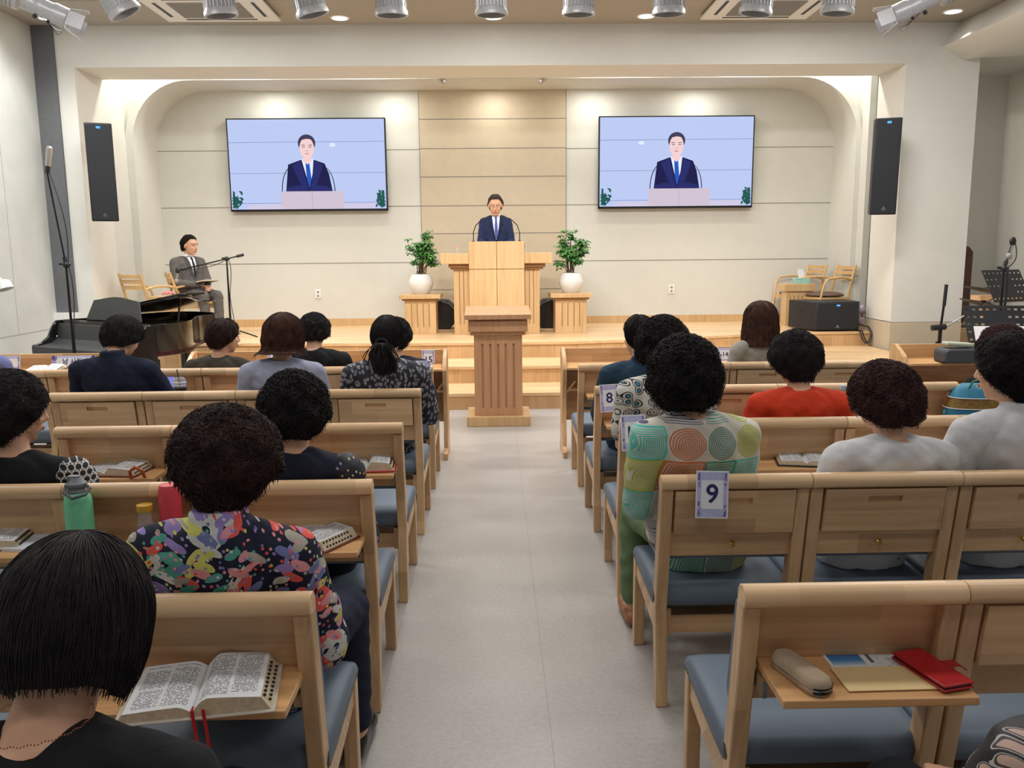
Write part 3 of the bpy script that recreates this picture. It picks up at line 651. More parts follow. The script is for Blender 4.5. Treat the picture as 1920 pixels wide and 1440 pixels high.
b = MB(); b.T = T; pl = [(-.44, 0), (.44, 0), (.36, .20)]
for k in range(13): u = 1-2*k/12; pl.append((u*.33, .205+.035*math.cos(u*PI/2)**1.3))
pl.append((-.36, .20)); b.prism(pl, -.008, .008, 'y'); b.build('music_desk', M['satin'], r, bevel=.003)
for x, y in ((-.62, .22), (.62, .22), (-.33, 1.35)):
    MB().box(x-.05, x+.05, y-.05, y+.05, .06, .62).box(x-.035, x+.035, y-.035, y+.035, .0, .06).build('leg', M['lacquer'], r, bevel=.012)
MB().box(-.09, -.07, .2, .24, .1, .62).box(.07, .09, .2, .24, .1, .62).box(-.13, .13, .12, .3, .07, .12).build('pedal_lyre', M['lacquer'], r, bevel=.004)
b = MB()
for x in (-.06, 0, .06): b.box(x-.012, x+.012, .02, .14, .07, .08)
b.build('pedal', M['brass'], r)
for x, y, z in ((-.69, .06, .80), (.69, .05, .80)): MB().lathe([(.012, 0), (.009, .006)], (x*.955, y-.0, z), 12, (0, -1, 0)).build('bolt', M['chrome'], r)
r = root('piano_bench', 'black padded piano bench in front of the grand piano', 'bench', (-4.15, 7.72, 0), -32)
MB().box(-.36, .36, -.17, .17, .43, .50).build('seat', M['black'], r, bevel=.02)
for sx in (-1, 1):
    for sy in (-1, 1): MB().box(sx*.32-.02, sx*.32+.02, sy*.13-.02, sy*.13+.02, 0, .44).build('leg', M['lacquer'], r)
# ================================================================== microphone stands
def micstand(name_label, x, y, z0, zj, boomv, back, mic='condenser', r0=.012):
    r = root('microphone_stand', name_label, 'microphone stand', (x, y, z0))
    H = zj-z0; b = MB().tube([(0, 0, .12), (0, 0, H)], [r0*1.25, r0*.8], 10); b.build('pole', M['blackmetal'], r)
    for k in range(3):
        a = 2*PI*k/3+.4; MB().tube([(0, 0, .14), (.32*math.cos(a), .32*math.sin(a), .012)], .009, 7).build('leg', M['blackmetal'], r)
    B = Vector(boomv); j = Vector((0, 0, H))
    MB().ell(j, (.03, .03, .03)).tube([j+Vector((-.06, 0, .01)), j+Vector((.04, 0, .0))], .012).build('joint', M['black'], r)
    MB().tube([j-B.normalized()*back, j+B], .008, 8).build('boom', M['blackmetal'], r)
    MB().tube([j-B.normalized()*back, j-B.normalized()*(back-.09)], .018, 10).build('counterweight', M['black'], r)
    tip = j+B; d = B.normalized()
    if mic == 'condenser':
        dd = Vector((.18, 0, 1)).normalized()
        MB().tube([tip, tip+dd*.07], .02, 10).build('mount', M['black'], r)
        MB().lathe([(.018, 0), (.024, .01), (.024, .09), (.026, .10), (.026, .16), (.014, .175)], tip+dd*.06, 20, dd).build('microphone', plain('champagne_metal', lin(188, 182, 172), .35, .5), r)
    else:
        dd = Vector((-.35, 0, -.25)).normalized()
        MB().ell(tip, (.03, .02, .04)).build('mount', M['black'], r)
        MB().tube([tip+Vector((0, 0, -.03)), tip+Vector((-.02, 0, -.10))], [.012, .01]).ell(tip+Vector((-.025, 0, -.13)), (.026, .026, .03)).build('microphone', M['vent'], r)
    pts = [tip*(1-u)+j*u+Vector((.02+.05*math.sin(PI*u), 0, -.03*math.sin(PI*u))) for u in [i/10 for i in range(11)]]+[j+Vector((.03+.015*math.sin(u*9), 0, -u*H*.9)) for u in [i/12 for i in range(1, 13)]]
    MB().tube(pts, .0045, 5).build('cable', M['black'], r)
    return r
micstand('tall black boom stand with silver condenser microphone before the piano', -3.84, 7.7, 0, 1.53, (-.09, .0, .80), .02)
micstand('black boom microphone stand on the stage beside the seated man', -3.36, 10.75, ZS, 1.55, (-.62, 0, -.14), .22, 'dynamic')
# ================================================================== band corner at the right
r = root('brown_cabinet', 'dark reddish brown rounded wooden case behind the right pier', 'case', (6.15, 11.35, 0))
MB().prism([(-.32, .55), (.12, .55), (.22, .65), (.24, .8), (.24, 1.55), (.18, 1.62), (-.32, 1.64)], -.12, .12, 'y').build('case', plain('dark_mahogany', lin(86, 48, 42), .35, noise=.25, scale=8), r, bevel=.02)
MB().box(-.34, .5, -.15, .15, .0, .55).build('base', plain('dark_mahogany_base', lin(74, 40, 36), .4, noise=.2), r, bevel=.01)
tag(MB().box(5.55, 6.6, 9.55, 9.75, 1.0, 1.06).box(5.62, 5.68, 9.6, 9.7, 0, 1.0).box(6.5, 6.56, 9.6, 9.7, 0, 1.0).build('wooden_rack', M['desk_x'], origin=(6.07, 9.65, 0)), 'long pale wooden rack rail behind the music stands', 'rack')
M['hole'] = plain('pale_wall_seen_hole', lin(200, 200, 200), .7)
def music_stand(label, x, y, z, w, h, tilt, rz, sheet=False):
    r = root('music_stand', label, 'music stand', (x, y, 0), rz, 'black perforated music stands')
    MB().tube([(0, .03, .1), (0, .03, z)], .011, 8).build('pole', M['blackmetal'], r)
    for k in range(3):
        a = 2*PI*k/3; MB().tube([(0, .03, .14), (.26*math.cos(a), .03+.26*math.sin(a), .01)], .008, 6).build('leg', M['blackmetal'], r)
    T = Matrix.Translation((0, 0, z)) @ Matrix.Rotation(math.radians(tilt), 4, 'X')
    # perforated plate built as a grid with real openings
    b = MB(); b.T = T; nx, nz = 9, 5; cw = w/nx; ch = h/nz; th = .003
    for i in range(nx):
        for j in range(nz):
            x0 = -w/2+i*cw; z0 = -h*.35+j*ch; solid = (i in (3, 4, 5)) and j in (1, 2, 3)
            if solid: b.box(x0, x0+cw, -th, th, z0, z0+ch); continue
            g = .25
            xa, xb = x0+cw*g, x0+cw*(1-g); za, zb = z0+ch*.36, z0+ch*.64
            b.box(x0, xa, -th, th, z0, z0+ch).box(xb, x0+cw, -th, th, z0, z0+ch).box(xa, xb, -th, th, z0, za).box(xa, xb, -th, th, zb, z0+ch)
    b.build('desk_plate', M['black'], r)
    b = MB(); b.T = T; b.box(-w/2, w/2, -.05, 0, -h*.35-.004, -h*.35+.004); b.build('ledge', M['black'], r)
    if sheet:
        s = root('sheet_music', 'white music sheets resting on the near music stand', 'paper', (x, y, z), rz)
        b = MB(); b.T = Matrix.Rotation(math.radians(tilt), 4, 'X'); b.box(-.2, .22, -.012, -.008, -h*.3, -h*.3+.14); b.build('sheet', M['paper'], s)
music_stand('near black perforated music stand holding white sheets', 4.36, 7.2, .90, .52, .36, -30, -8, True)
music_stand('far black perforated music stand tilted higher at the right edge', 4.92, 8.0, 1.2, .5, .34, -30, 20)
micstand('black boom stand rising at the right edge of the picture', 4.55, 7.5, 0, 1.42, (.06, 0, .24), .02, 'dynamic', .016)
r = root('microphone_stand', 'short black stand with clutch knob left of the cymbal stands', 'microphone stand', (4.55, 8.5, 0))
MB().tube([(0, 0, .05), (0, 0, .78)], .019, 10).build('lower_pole', M['blackmetal'], r)
MB().tube([(0, 0, .78), (.02, 0, 1.05)], .012, 10).build('pole', M['blackmetal'], r)
MB().tube([(.02, 0, 1.02), (.03, 0, 1.24)], .017, 10).build('grip', M['black'], r)
MB().tube([(-.09, 0, .80), (.05, 0, .81)], .03, 10).build('clutch', M['black'], r)
MB().tube([(-.03, 0, .66), (-.035, -.01, .5), (-.02, 0, .36)], [.01, .035, .02], 8).build('cable_wrap', M['black'], r)
MB().lathe([(.15, 0), (.14, .02), (.02, .05)], n=24).build('base', M['blackmetal'], r)
M['cymbal'] = plain('dark_cymbal', lin(52, 50, 46), .4, .6)
r = root('cymbal_stand', 'chrome cymbal stand with dark cymbals behind the music stands', 'drum hardware', (5.15, 8.7, 0))
MB().tube([(0, 0, .02), (0, 0, 1.0)], .014, 10).tube([(.12, .05, .02), (.12, .05, .85)], .011, 10).build('tube', M['chrome'], r)
for a in (0, 2.1, 4.2): MB().tube([(0, 0, .35), (.28*math.cos(a), .28*math.sin(a), .01)], .008, 6).build('leg', M['chrome'], r)
MB().tube([(-.52, -.1, .78), (-.1, 0, 1.0), (.08, 0, 1.1)], .008, 8).build('boom', M['chrome'], r)
MB().tube([(-.42, -.1, .35), (-.02, 0, .85)], .007, 8).build('brace', M['chrome'], r)
for (x, z, t_) in ((-.05, 1.17, 14), (-.08, 1.03, 16)):
    A = rotm(0, t_, 0) @ Vector((0, 0, 1)); MB().lathe([(.25, -.02), (.06, .004), (.03, .02), (.002, .024)], (x+.1, .1, z), 32, tuple(A)).build('cymbal', M['cymbal'], r)
r = root('bass_drum', 'drum with chrome lugs low behind the music stands', 'drum', (5.75, 9.3, 0))
MB().lathe([(.28, -.2), (.28, .2)], (0, 0, .3), 36, (0, 1, 0)).build('shell', plain('wine_shell', lin(62, 26, 28), .25), r)
b = MB()
for k in range(8):
    a = 2*PI*k/8; b.tube([(.29*math.cos(a), -.2, .3+.29*math.sin(a)), (.29*math.cos(a), .2, .3+.29*math.sin(a))], .008, 6)
b.lathe([(.275, -.215), (.3, -.215), (.3, -.19), (.275, -.19)], (0, 0, .3), 36, (0, 1, 0)); b.build('lug', M['chrome'], r)
# ================================================================== linked wooden chairs
W = .5146; ROWY = [1.782+.9501*i for i in range(-1, 5)]; ROWY = {k: 1.782+.9501*k for k in range(-1, 5)}
XL, XR = -.4199, .5536
def ring_rail(x0, x1, prof):
    return [[(x, y, z) for y, z in prof] for x in (x0, x1)]
def make_chair(opened):
    """origin: floor below the left rear top corner; +y faces the stage"""
    r = root('pew_chair', '', 'chair')
    pw = .042
    # top rail: rounded nose profile overhanging to the rear
    prof = [(.0, .838), (.004, .852), (.015, .862), (.032, .864), (.050, .858), (.062, .842), (.062, .812), (.030, .812), (.012, .815), (.003, .824)]
    MB().rings(ring_rail(.001, W-.001, prof)).build('top_rail', M['wood_rail'], r, smooth=50, bevel=.003)
    post = [(.050, 0), (.095, 0), (.145, .33), (.150, .385), (.075, .81), (.022, .81), (.092, .36), (.088, .33)]
    for x in (.004, W-.004-pw):
        MB().prism(post, x, x+pw, 'x').build('rear_post', M['wood_z'], r, bevel=.004)
        MB().prism([(.53, 0), (.575, 0), (.575, .385), (.53, .385)], x, x+pw, 'x').build('front_leg', M['wood_z'], r, bevel=.004)
        rail = [(.12, .30), (.16, .255), (.53, .30), (.53, .365), (.40, .35), (.26, .335), (.14, .39)]
        MB().prism(rail, x+.006, x+pw-.006, 'x').build('side_rail', M['wood_x'], r, bevel=.003)
    # seat cushion with rounded front and hollow underside
    prof = [(.115, .36), (.105, .395), (.125, .428), (.25, .432), (.42, .436), (.53, .433), (.575, .418), (.592, .392), (.585, .372), (.52, .366), (.40, .352), (.26, .340), (.16, .335)]
    R = []
    for i, (x, s_) in enumerate(((.004, .55), (.008, .80), (.018, .93), (.045, 1.0), (W-.045, 1.0), (W-.018, .93), (W-.008, .80), (W-.004, .55))):
        c = (.35, .378); R.append([(x, c[0]+(y-c[0])*(.97+.03*s_) if s_ < 1 else y, c[1]+(z-c[1])*s_) for y, z in prof])
    MB().rings(R).build('seat', M['seat'], r, smooth=70)
    # sloped back pad on the sitter's side
    ln = lambda z: .075+(.81-z)*.165
    MB().prism([(ln(.80)+.004, .80), (ln(.53)+.004, .53), (ln(.53)+.022, .525), (ln(.53)+.034, .56), (ln(.80)+.030, .79), (ln(.80)+.02, .805)], .008, W-.008, 'x').build('back_pad', M['seat'], r, bevel=.006)
    # fixed back boards between the posts
    e = (.048, W-.048)
    y1 = lambda z: .022+(.81-z)*.158
    def slab(z0, z1, off, th, x0, x1, b=None):
        b = b or MB(); b.prism([(y1(z0)+off, z0), (y1(z1)+off, z1), (y1(z1)+off+th, z1), (y1(z0)+off+th, z0)], x0, x1, 'x'); return b
    slab(.556, .81, .032, .014, e[0]-.004, e[1]+.004).build('back_board', M['wood_x'], r)
    slab(.556, .648, .016, .016, e[0]-.002, e[1]+.002).build('lower_board', M['wood_x'], r, bevel=.002)
    if opened:
        MB().box(.054, W-.034, -.120, .078, .642, .662).build('flip_tray', M['tray'], r, bevel=.003)
        for xh in (.048, W-.058): MB().box(xh, xh+.01, .0, .075, .60, .642).build('hinge', M['chrome'], r)
    else:
        b = MB(); x0, x1 = e[0]+.004, e[1]-.004; xc = W/2; sw = .058; za, zb = .760, .782
        f_ = -.009; slab(.652, za, f_, .020, x0, x1, b); slab(zb, .808, f_, .020, x0, x1, b); slab(za, zb, f_, .020, x0, xc-sw, b); slab(za, zb, f_, .020, xc+sw, x1, b); slab(za-.002, zb+.002, f_+.011, .009, xc-sw-.002, xc+sw+.002, b)
        b.build('flip_tray', M['wood_x'], r)
        b = MB(); d = (0, -1, .15); b.lathe([(.004, 0), (.004, .014), (.010, .016), (.011, .024), (.006, .029)], (W/2, y1(.605)+.016, .605), 14, d); b.build('knob', M['brass'], r)
    # shelf box below the seat
    MB().box(.046, W-.046, .16, .52, .232, .244).box(.046, W-.046, .16, .175, .244, .30).build('book_shelf', M['wood_x'], r)
    for xh in (.046, W-.070): MB().box(xh, xh+.024, .14, .17, .232, .335).build('shelf_bracket', M['wood_z'], r)
    return r
PROTO = {True: make_chair(True), False: make_chair(False)}; USED = {True: False, False: False}
RN = {-1: 'row at bottom edge', 0: 'nearest full row', 1: 'second row', 2: 'third row', 3: 'fourth row', 4: 'fifth row'}
ON = ['aisle seat', 'second seat from the aisle', 'third seat from the aisle', 'fourth seat from the aisle', 'fifth seat from the aisle', 'sixth seat from the aisle']
def chair(side, row, k, opened):
    x = XL-W*(k+1) if side == 'L' else XR+W*k
    if not USED[opened]: o = PROTO[opened]; USED[opened] = True
    else: o = copy_tree(PROTO[opened])
    o.location = (x, ROWY[row], 0)
    tag(o, 'wooden chair, %s, %s, %s, tray %s' % ('left block' if side == 'L' else 'right block', RN[row], ON[k], 'open' if opened else 'shut'), 'chair', 'linked wooden chairs in the hall')
    return o
for row, sd, flags in ((-1, 'L', '01'), (-1, 'R', '0'), (0, 'L', '10'), (0, 'R', '100'), (1, 'L', '1110'), (1, 'R', '0000'), (2, 'L', '101'), (2, 'R', '01110'),
                       (3, 'L', '0000'), (3, 'R', '1011'), (4, 'L', '001110'), (4, 'R', '1000')):
    for k, f in enumerate(flags): chair(sd, row, k, f == '1')
chair('R', 3, 5, False)
# ================================================================== front desks
def front_desk(label, x0, x1, ends=(True, True)):
    y = 6.437; r = root('pew_desk', label, 'desk', (x0, y, 0), 0, 'long front desks')
    L = x1-x0
    prof = [(0, 0), (.36, 0), (.36, .06), (.335, .09), (.335, .80), (.31, .845), (.25, .852), (.10, .775), (.055, .70), (.075, .60), (.10, .55), (.10, .22), (.07, .17), (.07, .08), (0, .05)]
    for on, xe in zip(ends, (0, L-.032)):
        if on: MB().prism(prof, xe, xe+.032, 'x').build('end_panel', M['desk_z'], r, bevel=.004)
    MB().box(.03, L-.03, .30, .322, .25, .84).build('front_board', M['desk_x'], r, bevel=.003)
    MB().prism([(.06, .694), (.30, .712), (.30, .730), (.06, .712)], .03, L-.03, 'x').build('writing_shelf', M['tray'], r, bevel=.002)
    MB().box(.03, L-.03, .12, .30, .52, .535).build('book_shelf', M['desk_x'], r)
    b = MB()
    for xe in (.03, L-.10): b.tube([(xe, .14, .50), (xe+.07, .10, .60)], .008, 6)
    b.build('hook', M['desk_x'], r)
    return r
front_desk('long pale wooden desk right of the aisle before the steps', .523, 2.12)
front_desk('long pale wooden desk left of the aisle before the steps', -2.415, -.385)
front_desk('pale wooden desk at the left by the piano bearing the banner', -4.9, -3.06)
front_desk('pale wooden desk at the far right beside the music stands', 3.215, 4.9)
# ================================================================== number signs
def card(label, x, y, z, w, h, txt, tsize, tilt=0, rz=0, wide=False, rx=8):
    r = root('number_sign', label, 'sign', (x, y, z), rz, 'white and lavender cards on the chairs')
    r.rotation_euler = (math.radians(-rx), math.radians(tilt), math.radians(rz))
    MB().box(-w/2, w/2, 0, .0015, -h/2, h/2).build('card', M['paper'], r)
    b = MB(); m = .004 if not wide else .003
    b.box(-w/2+m, w/2-m, -.0006, 0, -h/2+m, h/2-m); b.build('border_print', M['lav'], r)
    iw, ih = (w*.34, h*.30) if not wide else (w*.40, h*.34)
    MB().box(-iw, iw, -.0011, -.0005, -ih, ih).build('white_field', M['paper'], r)
    b = MB(); q = random.Random(hash(label) % 999 if False else len(label))
    for cx in (-1, 1):
        for cz in (-1, 1):
            for k in range(16):
                u = q.random(); px = cx*(w/2-m-.004-u*w*.10*(q.random())); pz = cz*(h/2-m-.004-q.random()**1.6*h*.30); a = q.random()*PI; l = .0042*(w/.1)
                b.add([(px-l*math.cos(a), -.0014, pz-l*math.sin(a)), (px+l*.35*math.sin(a), -.0014, pz-l*.35*math.cos(a)), (px+l*math.cos(a), -.0014, pz+l*math.sin(a)), (px-l*.35*math.sin(a), -.0014, pz+l*.35*math.cos(a))], [(0, 1, 2, 3)])
    b.build('sprig_print', M['purple'], r)
    if not txt: return r
    b = MB(); o_ = tsize*.018
    for dx, dz in ((-o_, 0), (o_, 0), (0, o_), (0, -o_)): b.text(txt, tsize, (dx, -.0019-.00004*(dx > 0), dz))
    b.build('lettering', M['navyink'], r, smooth=0)
    return r
card('card with the number 9 hung on the chair back, right aisle seat', .722, ROWY[1]-.008, .803, .110, .160, '9', .088, 2, 0)
card('card with the number 14 half hidden behind the patchwork blouse', .612, ROWY[2]-.008, .810, .110, .160, '14', .075, -2, 0)
card('card with the number 8 hung on the fourth row chair', .633, ROWY[3]-.008, .800, .106, .155, '8', .078, -3, 0)
card('card with the number 6 behind the paisley blouse at the aisle', -.488, ROWY[4]-.008, .818, .106, .165, '6', .075, 0, 0)
card('card with the number 15 leaning on the left front desk', -.540, 6.70, .762, .100, .160, '15', .07, 0, 0)
card('wide card reading 7-14 on the right front desk', 1.80, 6.60, .79, .20, .105, '7-14', .05, 0, 0, True)
card('wide lavender card with Korean lettering on the left desk', -3.33, 6.66, .785, .34, .095, '  남 사랑방', .052, 0, 0, True)
card('small lavender card at the far left edge behind the shoulder', -3.82, 6.68, .78, .12, .11, '', .06, 0, 0)
card('white and lavender card behind the lilac sweater woman', -1.74, 6.66, .80, .13, .10, '', .05, 0, 0)
# ================================================================== things on the trays
def textmat(name, w, hgt, tone=.25, rows=150):
    t = NT(name); v = t.coord(); sp = t.n('SeparateXYZ'); t.L(v, sp.inputs[0]); x, y, z = sp.outputs
    ax = t.math('DIVIDE', t.math('ABSOLUTE', x), w)
    def band(a, b_): return t.math('MULTIPLY', t.math('GREATER_THAN', ax, a), t.math('LESS_THAN', ax, b_))
    cols = t.math('ADD', band(.10, .49), band(.54, .92)); vy = t.math('LESS_THAN', t.math('ABSOLUTE', y), hgt*.44)
    row = t.math('FRACT', t.math('MULTIPLY', y, rows)); ln_ = t.math('LESS_THAN', row, .52)
    fl = t.math('FLOOR', t.math('MULTIPLY', y, rows)); cb = t.n('CombineXYZ'); t.L(t.math('MULTIPLY', x, 260), cb.inputs[0]); t.L(t.math('MULTIPLY', fl, 7.31), cb.inputs[1])
    n = t.n('TexNoise'); n.inputs['Scale'].default_value = 1; n.inputs['Detail'].default_value = 1; t.L(cb.outputs[0], n.inputs['Vector'])
    w_ = t.math('GREATER_THAN', n.outputs['Fac'], .44)
    par = t.n('TexNoise'); par.inputs['Scale'].default_value = 1; cb2 = t.n('CombineXYZ'); t.L(t.math('MULTIPLY', t.math('FLOOR', t.math('MULTIPLY', x, 14)), 3.7), cb2.inputs[0]); t.L(t.math('MULTIPLY', fl, .35), cb2.inputs[1]); t.L(cb2.outputs[0], par.inputs['Vector'])
    pg = t.math('GREATER_THAN', par.outputs['Fac'], .36)
    m = t.math('MULTIPLY', t.math('MULTIPLY', t.math('MULTIPLY', cols, vy), t.math('MULTIPLY', ln_, w_)), pg)
    t.base(t.mix(t.math('MULTIPLY', m, .78), lin(226, 228, 230), lin(40, 42, 50))); t.set(Roughness=.6); return t.m
M['pageedge'] = plain('page_edge', lin(205, 188, 160), .7, noise=.15, scale=90)
M['indexdot'] = plain('index_tab_black', lin(36, 30, 30), .6)
def book(label, x, y, z, w, h, t_, rz, cover, ribbon=None, dots=False, lt=.8, rt=1., cat='book', flop=.0, over=.008):
    """open book: two curved page blocks on a cover; x across the spread, y up the page"""
    r = root('open_book', label, cat, (x, y, z), rz, 'open books on the trays')
    pm = textmat('printed_page', w, h)
    def curve(s_, tt):
        pts = []
        for k in range(15):
            u = k/14; zz = .006+tt*(.30+.72*math.sin(min(1, u/.24)*PI/2)**1.0 if u < .24 else 1.02-.22*((u-.24)/.76)**1.3)
            pts.append((s_*u*w*(1-.0), zz))
        return pts
    for s_, tt in ((-1, t_*lt), (1, t_*rt)):
        b = MB(); C = curve(s_, tt); n = len(C)
        for i in range(n-1):
            (xa, za), (xb, zb) = C[i], C[i+1]; b.mat(0).add([(xa, -h/2, za), (xb, -h/2, zb), (xb, h/2, zb), (xa, h/2, za)], [(0, 1, 2, 3)])
            b.mat(1)
            for yy in (-h/2, h/2): b.add([(xa, yy, .005), (xb, yy, .005), (xb, yy, zb), (xa, yy, za)], [(0, 1, 2, 3)])
        xe, ze = C[-1]; xo = xe+s_*tt*.55
        b.add([(xe, -h/2, ze), (xe, h/2, ze), (xo, h/2+.0, .005), (xo, -h/2, .005)], [(0, 1, 2, 3)])
        for yy in (-h/2, h/2): b.add([(xe, yy, .005), (xo, yy, .005), (xe, yy, ze)], [(0, 1, 2)])
        b.build('page_block', [pm, M['pageedge']], r, smooth=40)
        if dots and s_ == 1:
            b = MB()
            for col_ in (0, 1):
                for k in range(9):
                    f = .22+.5*col_; yy = -h*.42+h*.8*(k+.4*col_)/9; px = xe+(xo-xe)*f+.0012; pz = ze+(.005-ze)*f+.0012
                    b.ell((px, yy, pz), (.0045, .0032, .0035), None, 8, 6)
            b.build('index_tab', M['indexdot'], r)
    MB().box(-w-t_*lt*.55-over, -.004, -h/2-over, h/2+over, 0, .005).box(-.004, w+t_*rt*.55+over, -h/2-over, h/2+over, 0, .005).build('cover', cover, r, bevel=.002)
    if ribbon is not None:
        b = MB()
        for dx in (0, .022):
            P = [(dx, -h/2+.02, .006+t_*.3), (dx, -h/2-.004, .012+t_*.2), (dx+.006, -h/2-.014, -.02), (dx+.010, -h/2-.016, -.06)]
            b.rings([[(px-.0035, py, pz), (px+.0035, py-.0005, pz), (px+.0035, py+.0006, pz), (px-.0035, py+.0008, pz)] for px, py, pz in P])
        b.build('ribbon', ribbon, r)
    return r
TZ = .662
M['whitecover'] = plain('translucent_white_cover', lin(206, 198, 186), .35)
M['browncover'] = plain('brown_leather', lin(110, 50, 36), .45); M['blackcover'] = plain('black_leather', lin(36, 30, 30), .4)
M['orange'] = plain('orange_strap', lin(176, 84, 44), .5)
b0 = book('large open bible with red ribbons on the nearest left tray', -.655, 1.735, TZ+.002, .138, .205, .036, 9, M['whitecover'], M['redfab'], True, .62, 1.0)
book('open bible in brown cover beside the floral blouse woman', -.620, 2.735, TZ+.002, .10, .165, .034, -30, M['browncover'], None, True, .7, 1.)
book('open bible in red cover on the third row aisle tray', -.575, 3.675, TZ+.002, .095, .15, .036, 4, M['redfab'], None, True, .55, 1.1)
b = book('open bible with orange strap on the tray, left third row', -1.70, 3.675, TZ+.002, .115, .165, .032, -6, M['browncover'], None, True, .5, 1.)
MB().tube([(.13, -.10, .0), (.135, -.115, .035), (.155, -.11, .052), (.18, -.10, .035), (.185, -.085, 0)], .007, 8).build('strap', M['orange'], b)
book('open bible in dark cover at the left edge on a tray', -1.70, 2.74, TZ+.002, .10, .15, .03, 8, M['blackcover'], None, True, .5, 1.)
tag(MB().box(-.075, .075, -.09, .09, 0, .012, rotm(0, 0, -8)).build('booklet', plain('pale_blue_booklet', lin(206, 212, 222), .6), bevel=.001), 'pale blue booklet beside the bible at the left edge', 'booklet').location = (-1.565, 2.75, TZ)
book('open bible in dark cover between orange sweater and patchwork blouse', 1.385, 3.67, TZ+.002, .105, .155, .022, -12, M['blackcover'], None, False, .9, 1.)
o = tag(MB().box(-.05, .09, -.07, .07, 0, .003).build('paper_sheet', M['paper']), 'white sheet on a tray between the two white shirts', 'paper'); o.location = (1.93, 3.70, TZ)
# aisle-side tray in front: case, leaflets, phone
r = root('glasses_case', 'beige zipped glasses case lying on the nearest right tray', 'glasses case', (.676, 1.752, TZ), 20)
r.rotation_euler = (0, 0, math.radians(17))
M['beigefab'] = plain('beige_canvas', lin(176, 156, 132), .9, noise=.18, scale=700, bump=.3)
def capsule_slab(b, L, w, z0, z1, n=12, ins=0):
    P = []
    for k in range(n+1): a = PI*k/n; P.append(((w/2-ins)*math.cos(a), L/2-w/2+(w/2-ins)*math.sin(a)))
    for k in range(n+1): a = PI+PI*k/n; P.append(((w/2-ins)*math.cos(a), -L/2+w/2+(w/2-ins)*math.sin(a)))
    return b.prism(P, z0, z1, 'z')
b = MB(); R = []
def caploop(L, w, z, n=14):
    P = []
    for k in range(n+1): a = PI*k/n; P.append((w/2*math.cos(a), L/2-w/2+w/2*math.sin(a), z))
    for k in range(n+1): a = PI+PI*k/n; P.append((w/2*math.cos(a), -L/2+w/2+w/2*math.sin(a), z))
    return P
MB().rings([caploop(.165, .052, .0), caploop(.172, .060, .006), caploop(.174, .062, .013)]).build('lower_shell', M['beigefab'], r, smooth=60)
MB().rings([caploop(.174, .062, .017), caploop(.172, .060, .026), caploop(.164, .052, .035), caploop(.150, .036, .039)]).build('upper_shell', M['beigefab'], r, smooth=60)
MB().rings([caploop(.1745, .0625, .0125), caploop(.176, .064, .015), caploop(.1745, .0625, .0175)]).build('zipper', M['chrome'], r)
b = MB()
L_ = caploop(.1765, .0645, .0105, 14); U_ = caploop(.1765, .0645, .0195, 14)
idx = list(range(18, 30)); vs = [L_[i % 30] for i in idx]+[U_[i % 30] for i in idx]; n = len(idx)
b.rings([[(p[0]*1.0, p[1], p[2]-.0025), (p[0]*1.01, p[1]*1.003, p[2]-.0025), (p[0]*1.01, p[1]*1.003, p[2]+.0025), (p[0], p[1], p[2]+.0025)] for p in [L_[i] for i in idx]])
b.rings([[(p[0]*1.0, p[1], p[2]-.0025), (p[0]*1.01, p[1]*1.003, p[2]-.0025), (p[0]*1.01, p[1]*1.003, p[2]+.0025), (p[0], p[1], p[2]+.0025)] for p in [U_[i] for i in idx]])
b.box(-.012, .004, .084, .090, .005, .022); b.build('black_trim', M['black'], r)
r = root('leaflet', 'printed leaflet with a blue sea photo under the cream envelope', 'leaflet', (.885, 1.79, TZ))
t = NT('leaflet_print'); v = t.coord(); sp = t.n('SeparateXYZ'); t.L(v, sp.inputs[0])
n = t.n('TexNoise'); n.inputs['Scale'].default_value = 90; t.L(t.mapp(v, (1, 3, 1)), n.inputs['Vector'])
inr = t.math('MULTIPLY', t.math('GREATER_THAN', sp.outputs[0], -.02), t.math('GREATER_THAN', n.outputs['Fac'], .58))
c_ = t.mix(t.math('MULTIPLY', inr, .5), lin(222, 226, 224), lin(110, 120, 130)); t.base(c_); t.set(Roughness=.4)
MB().prism([(-.118, -.09), (.10, -.09), (.122, .082), (-.118, .082)], 0, .0015, 'z').build('sheet', t.m, r)
t2 = NT('sea_photo'); v = t2.coord(); sp = t2.n('SeparateXYZ'); t2.L(v, sp.inputs[0]); t2.base(t2.ramp(t2.math('MULTIPLY', t2.math('ADD', sp.outputs[1], -.02), 18), [(0, lin(180, 205, 220)), (.4, lin(60, 130, 190)), (.9, lin(60, 110, 170))])); t2.set(Roughness=.35)
MB().box(-.11, -.032, .02, .076, .0015, .002).build('photo', t2.m, r)
MB().box(-.018, -.01, .03, .076, .0015, .002).box(.08, .112, .05, .078, .0015, .002).box(.055, .075, .05, .074, .0015, .002).build('print_block', plain('slate_print', lin(86, 96, 110), .6, noise=.4, scale=400), r)
o = tag(MB().prism([(-.105, -.075), (.10, -.072), (.10, .03), (-.105, .03)], 0, .002, 'z').build('envelope', plain('cream_envelope', lin(228, 200, 146), .7, noise=.03)), 'cream envelope lying on the leaflet', 'envelope'); o.location = (.865, 1.765, TZ+.0025)
r = root('phone_wallet', 'red leather phone wallet with clasp tab on the nearest right tray', 'phone case', (.978, 1.762, TZ+.005), 14)
MB().box(-.040, .040, -.083, .083, 0, .005).build('back_cover', M['redfab'], r, bevel=.003)
MB().box(-.036, .036, -.079, .079, .005, .010).build('phone', M['black'], r)
MB().box(-.040, .040, -.083, .083, .010, .016).build('front_cover', M['redfab'], r, bevel=.004)
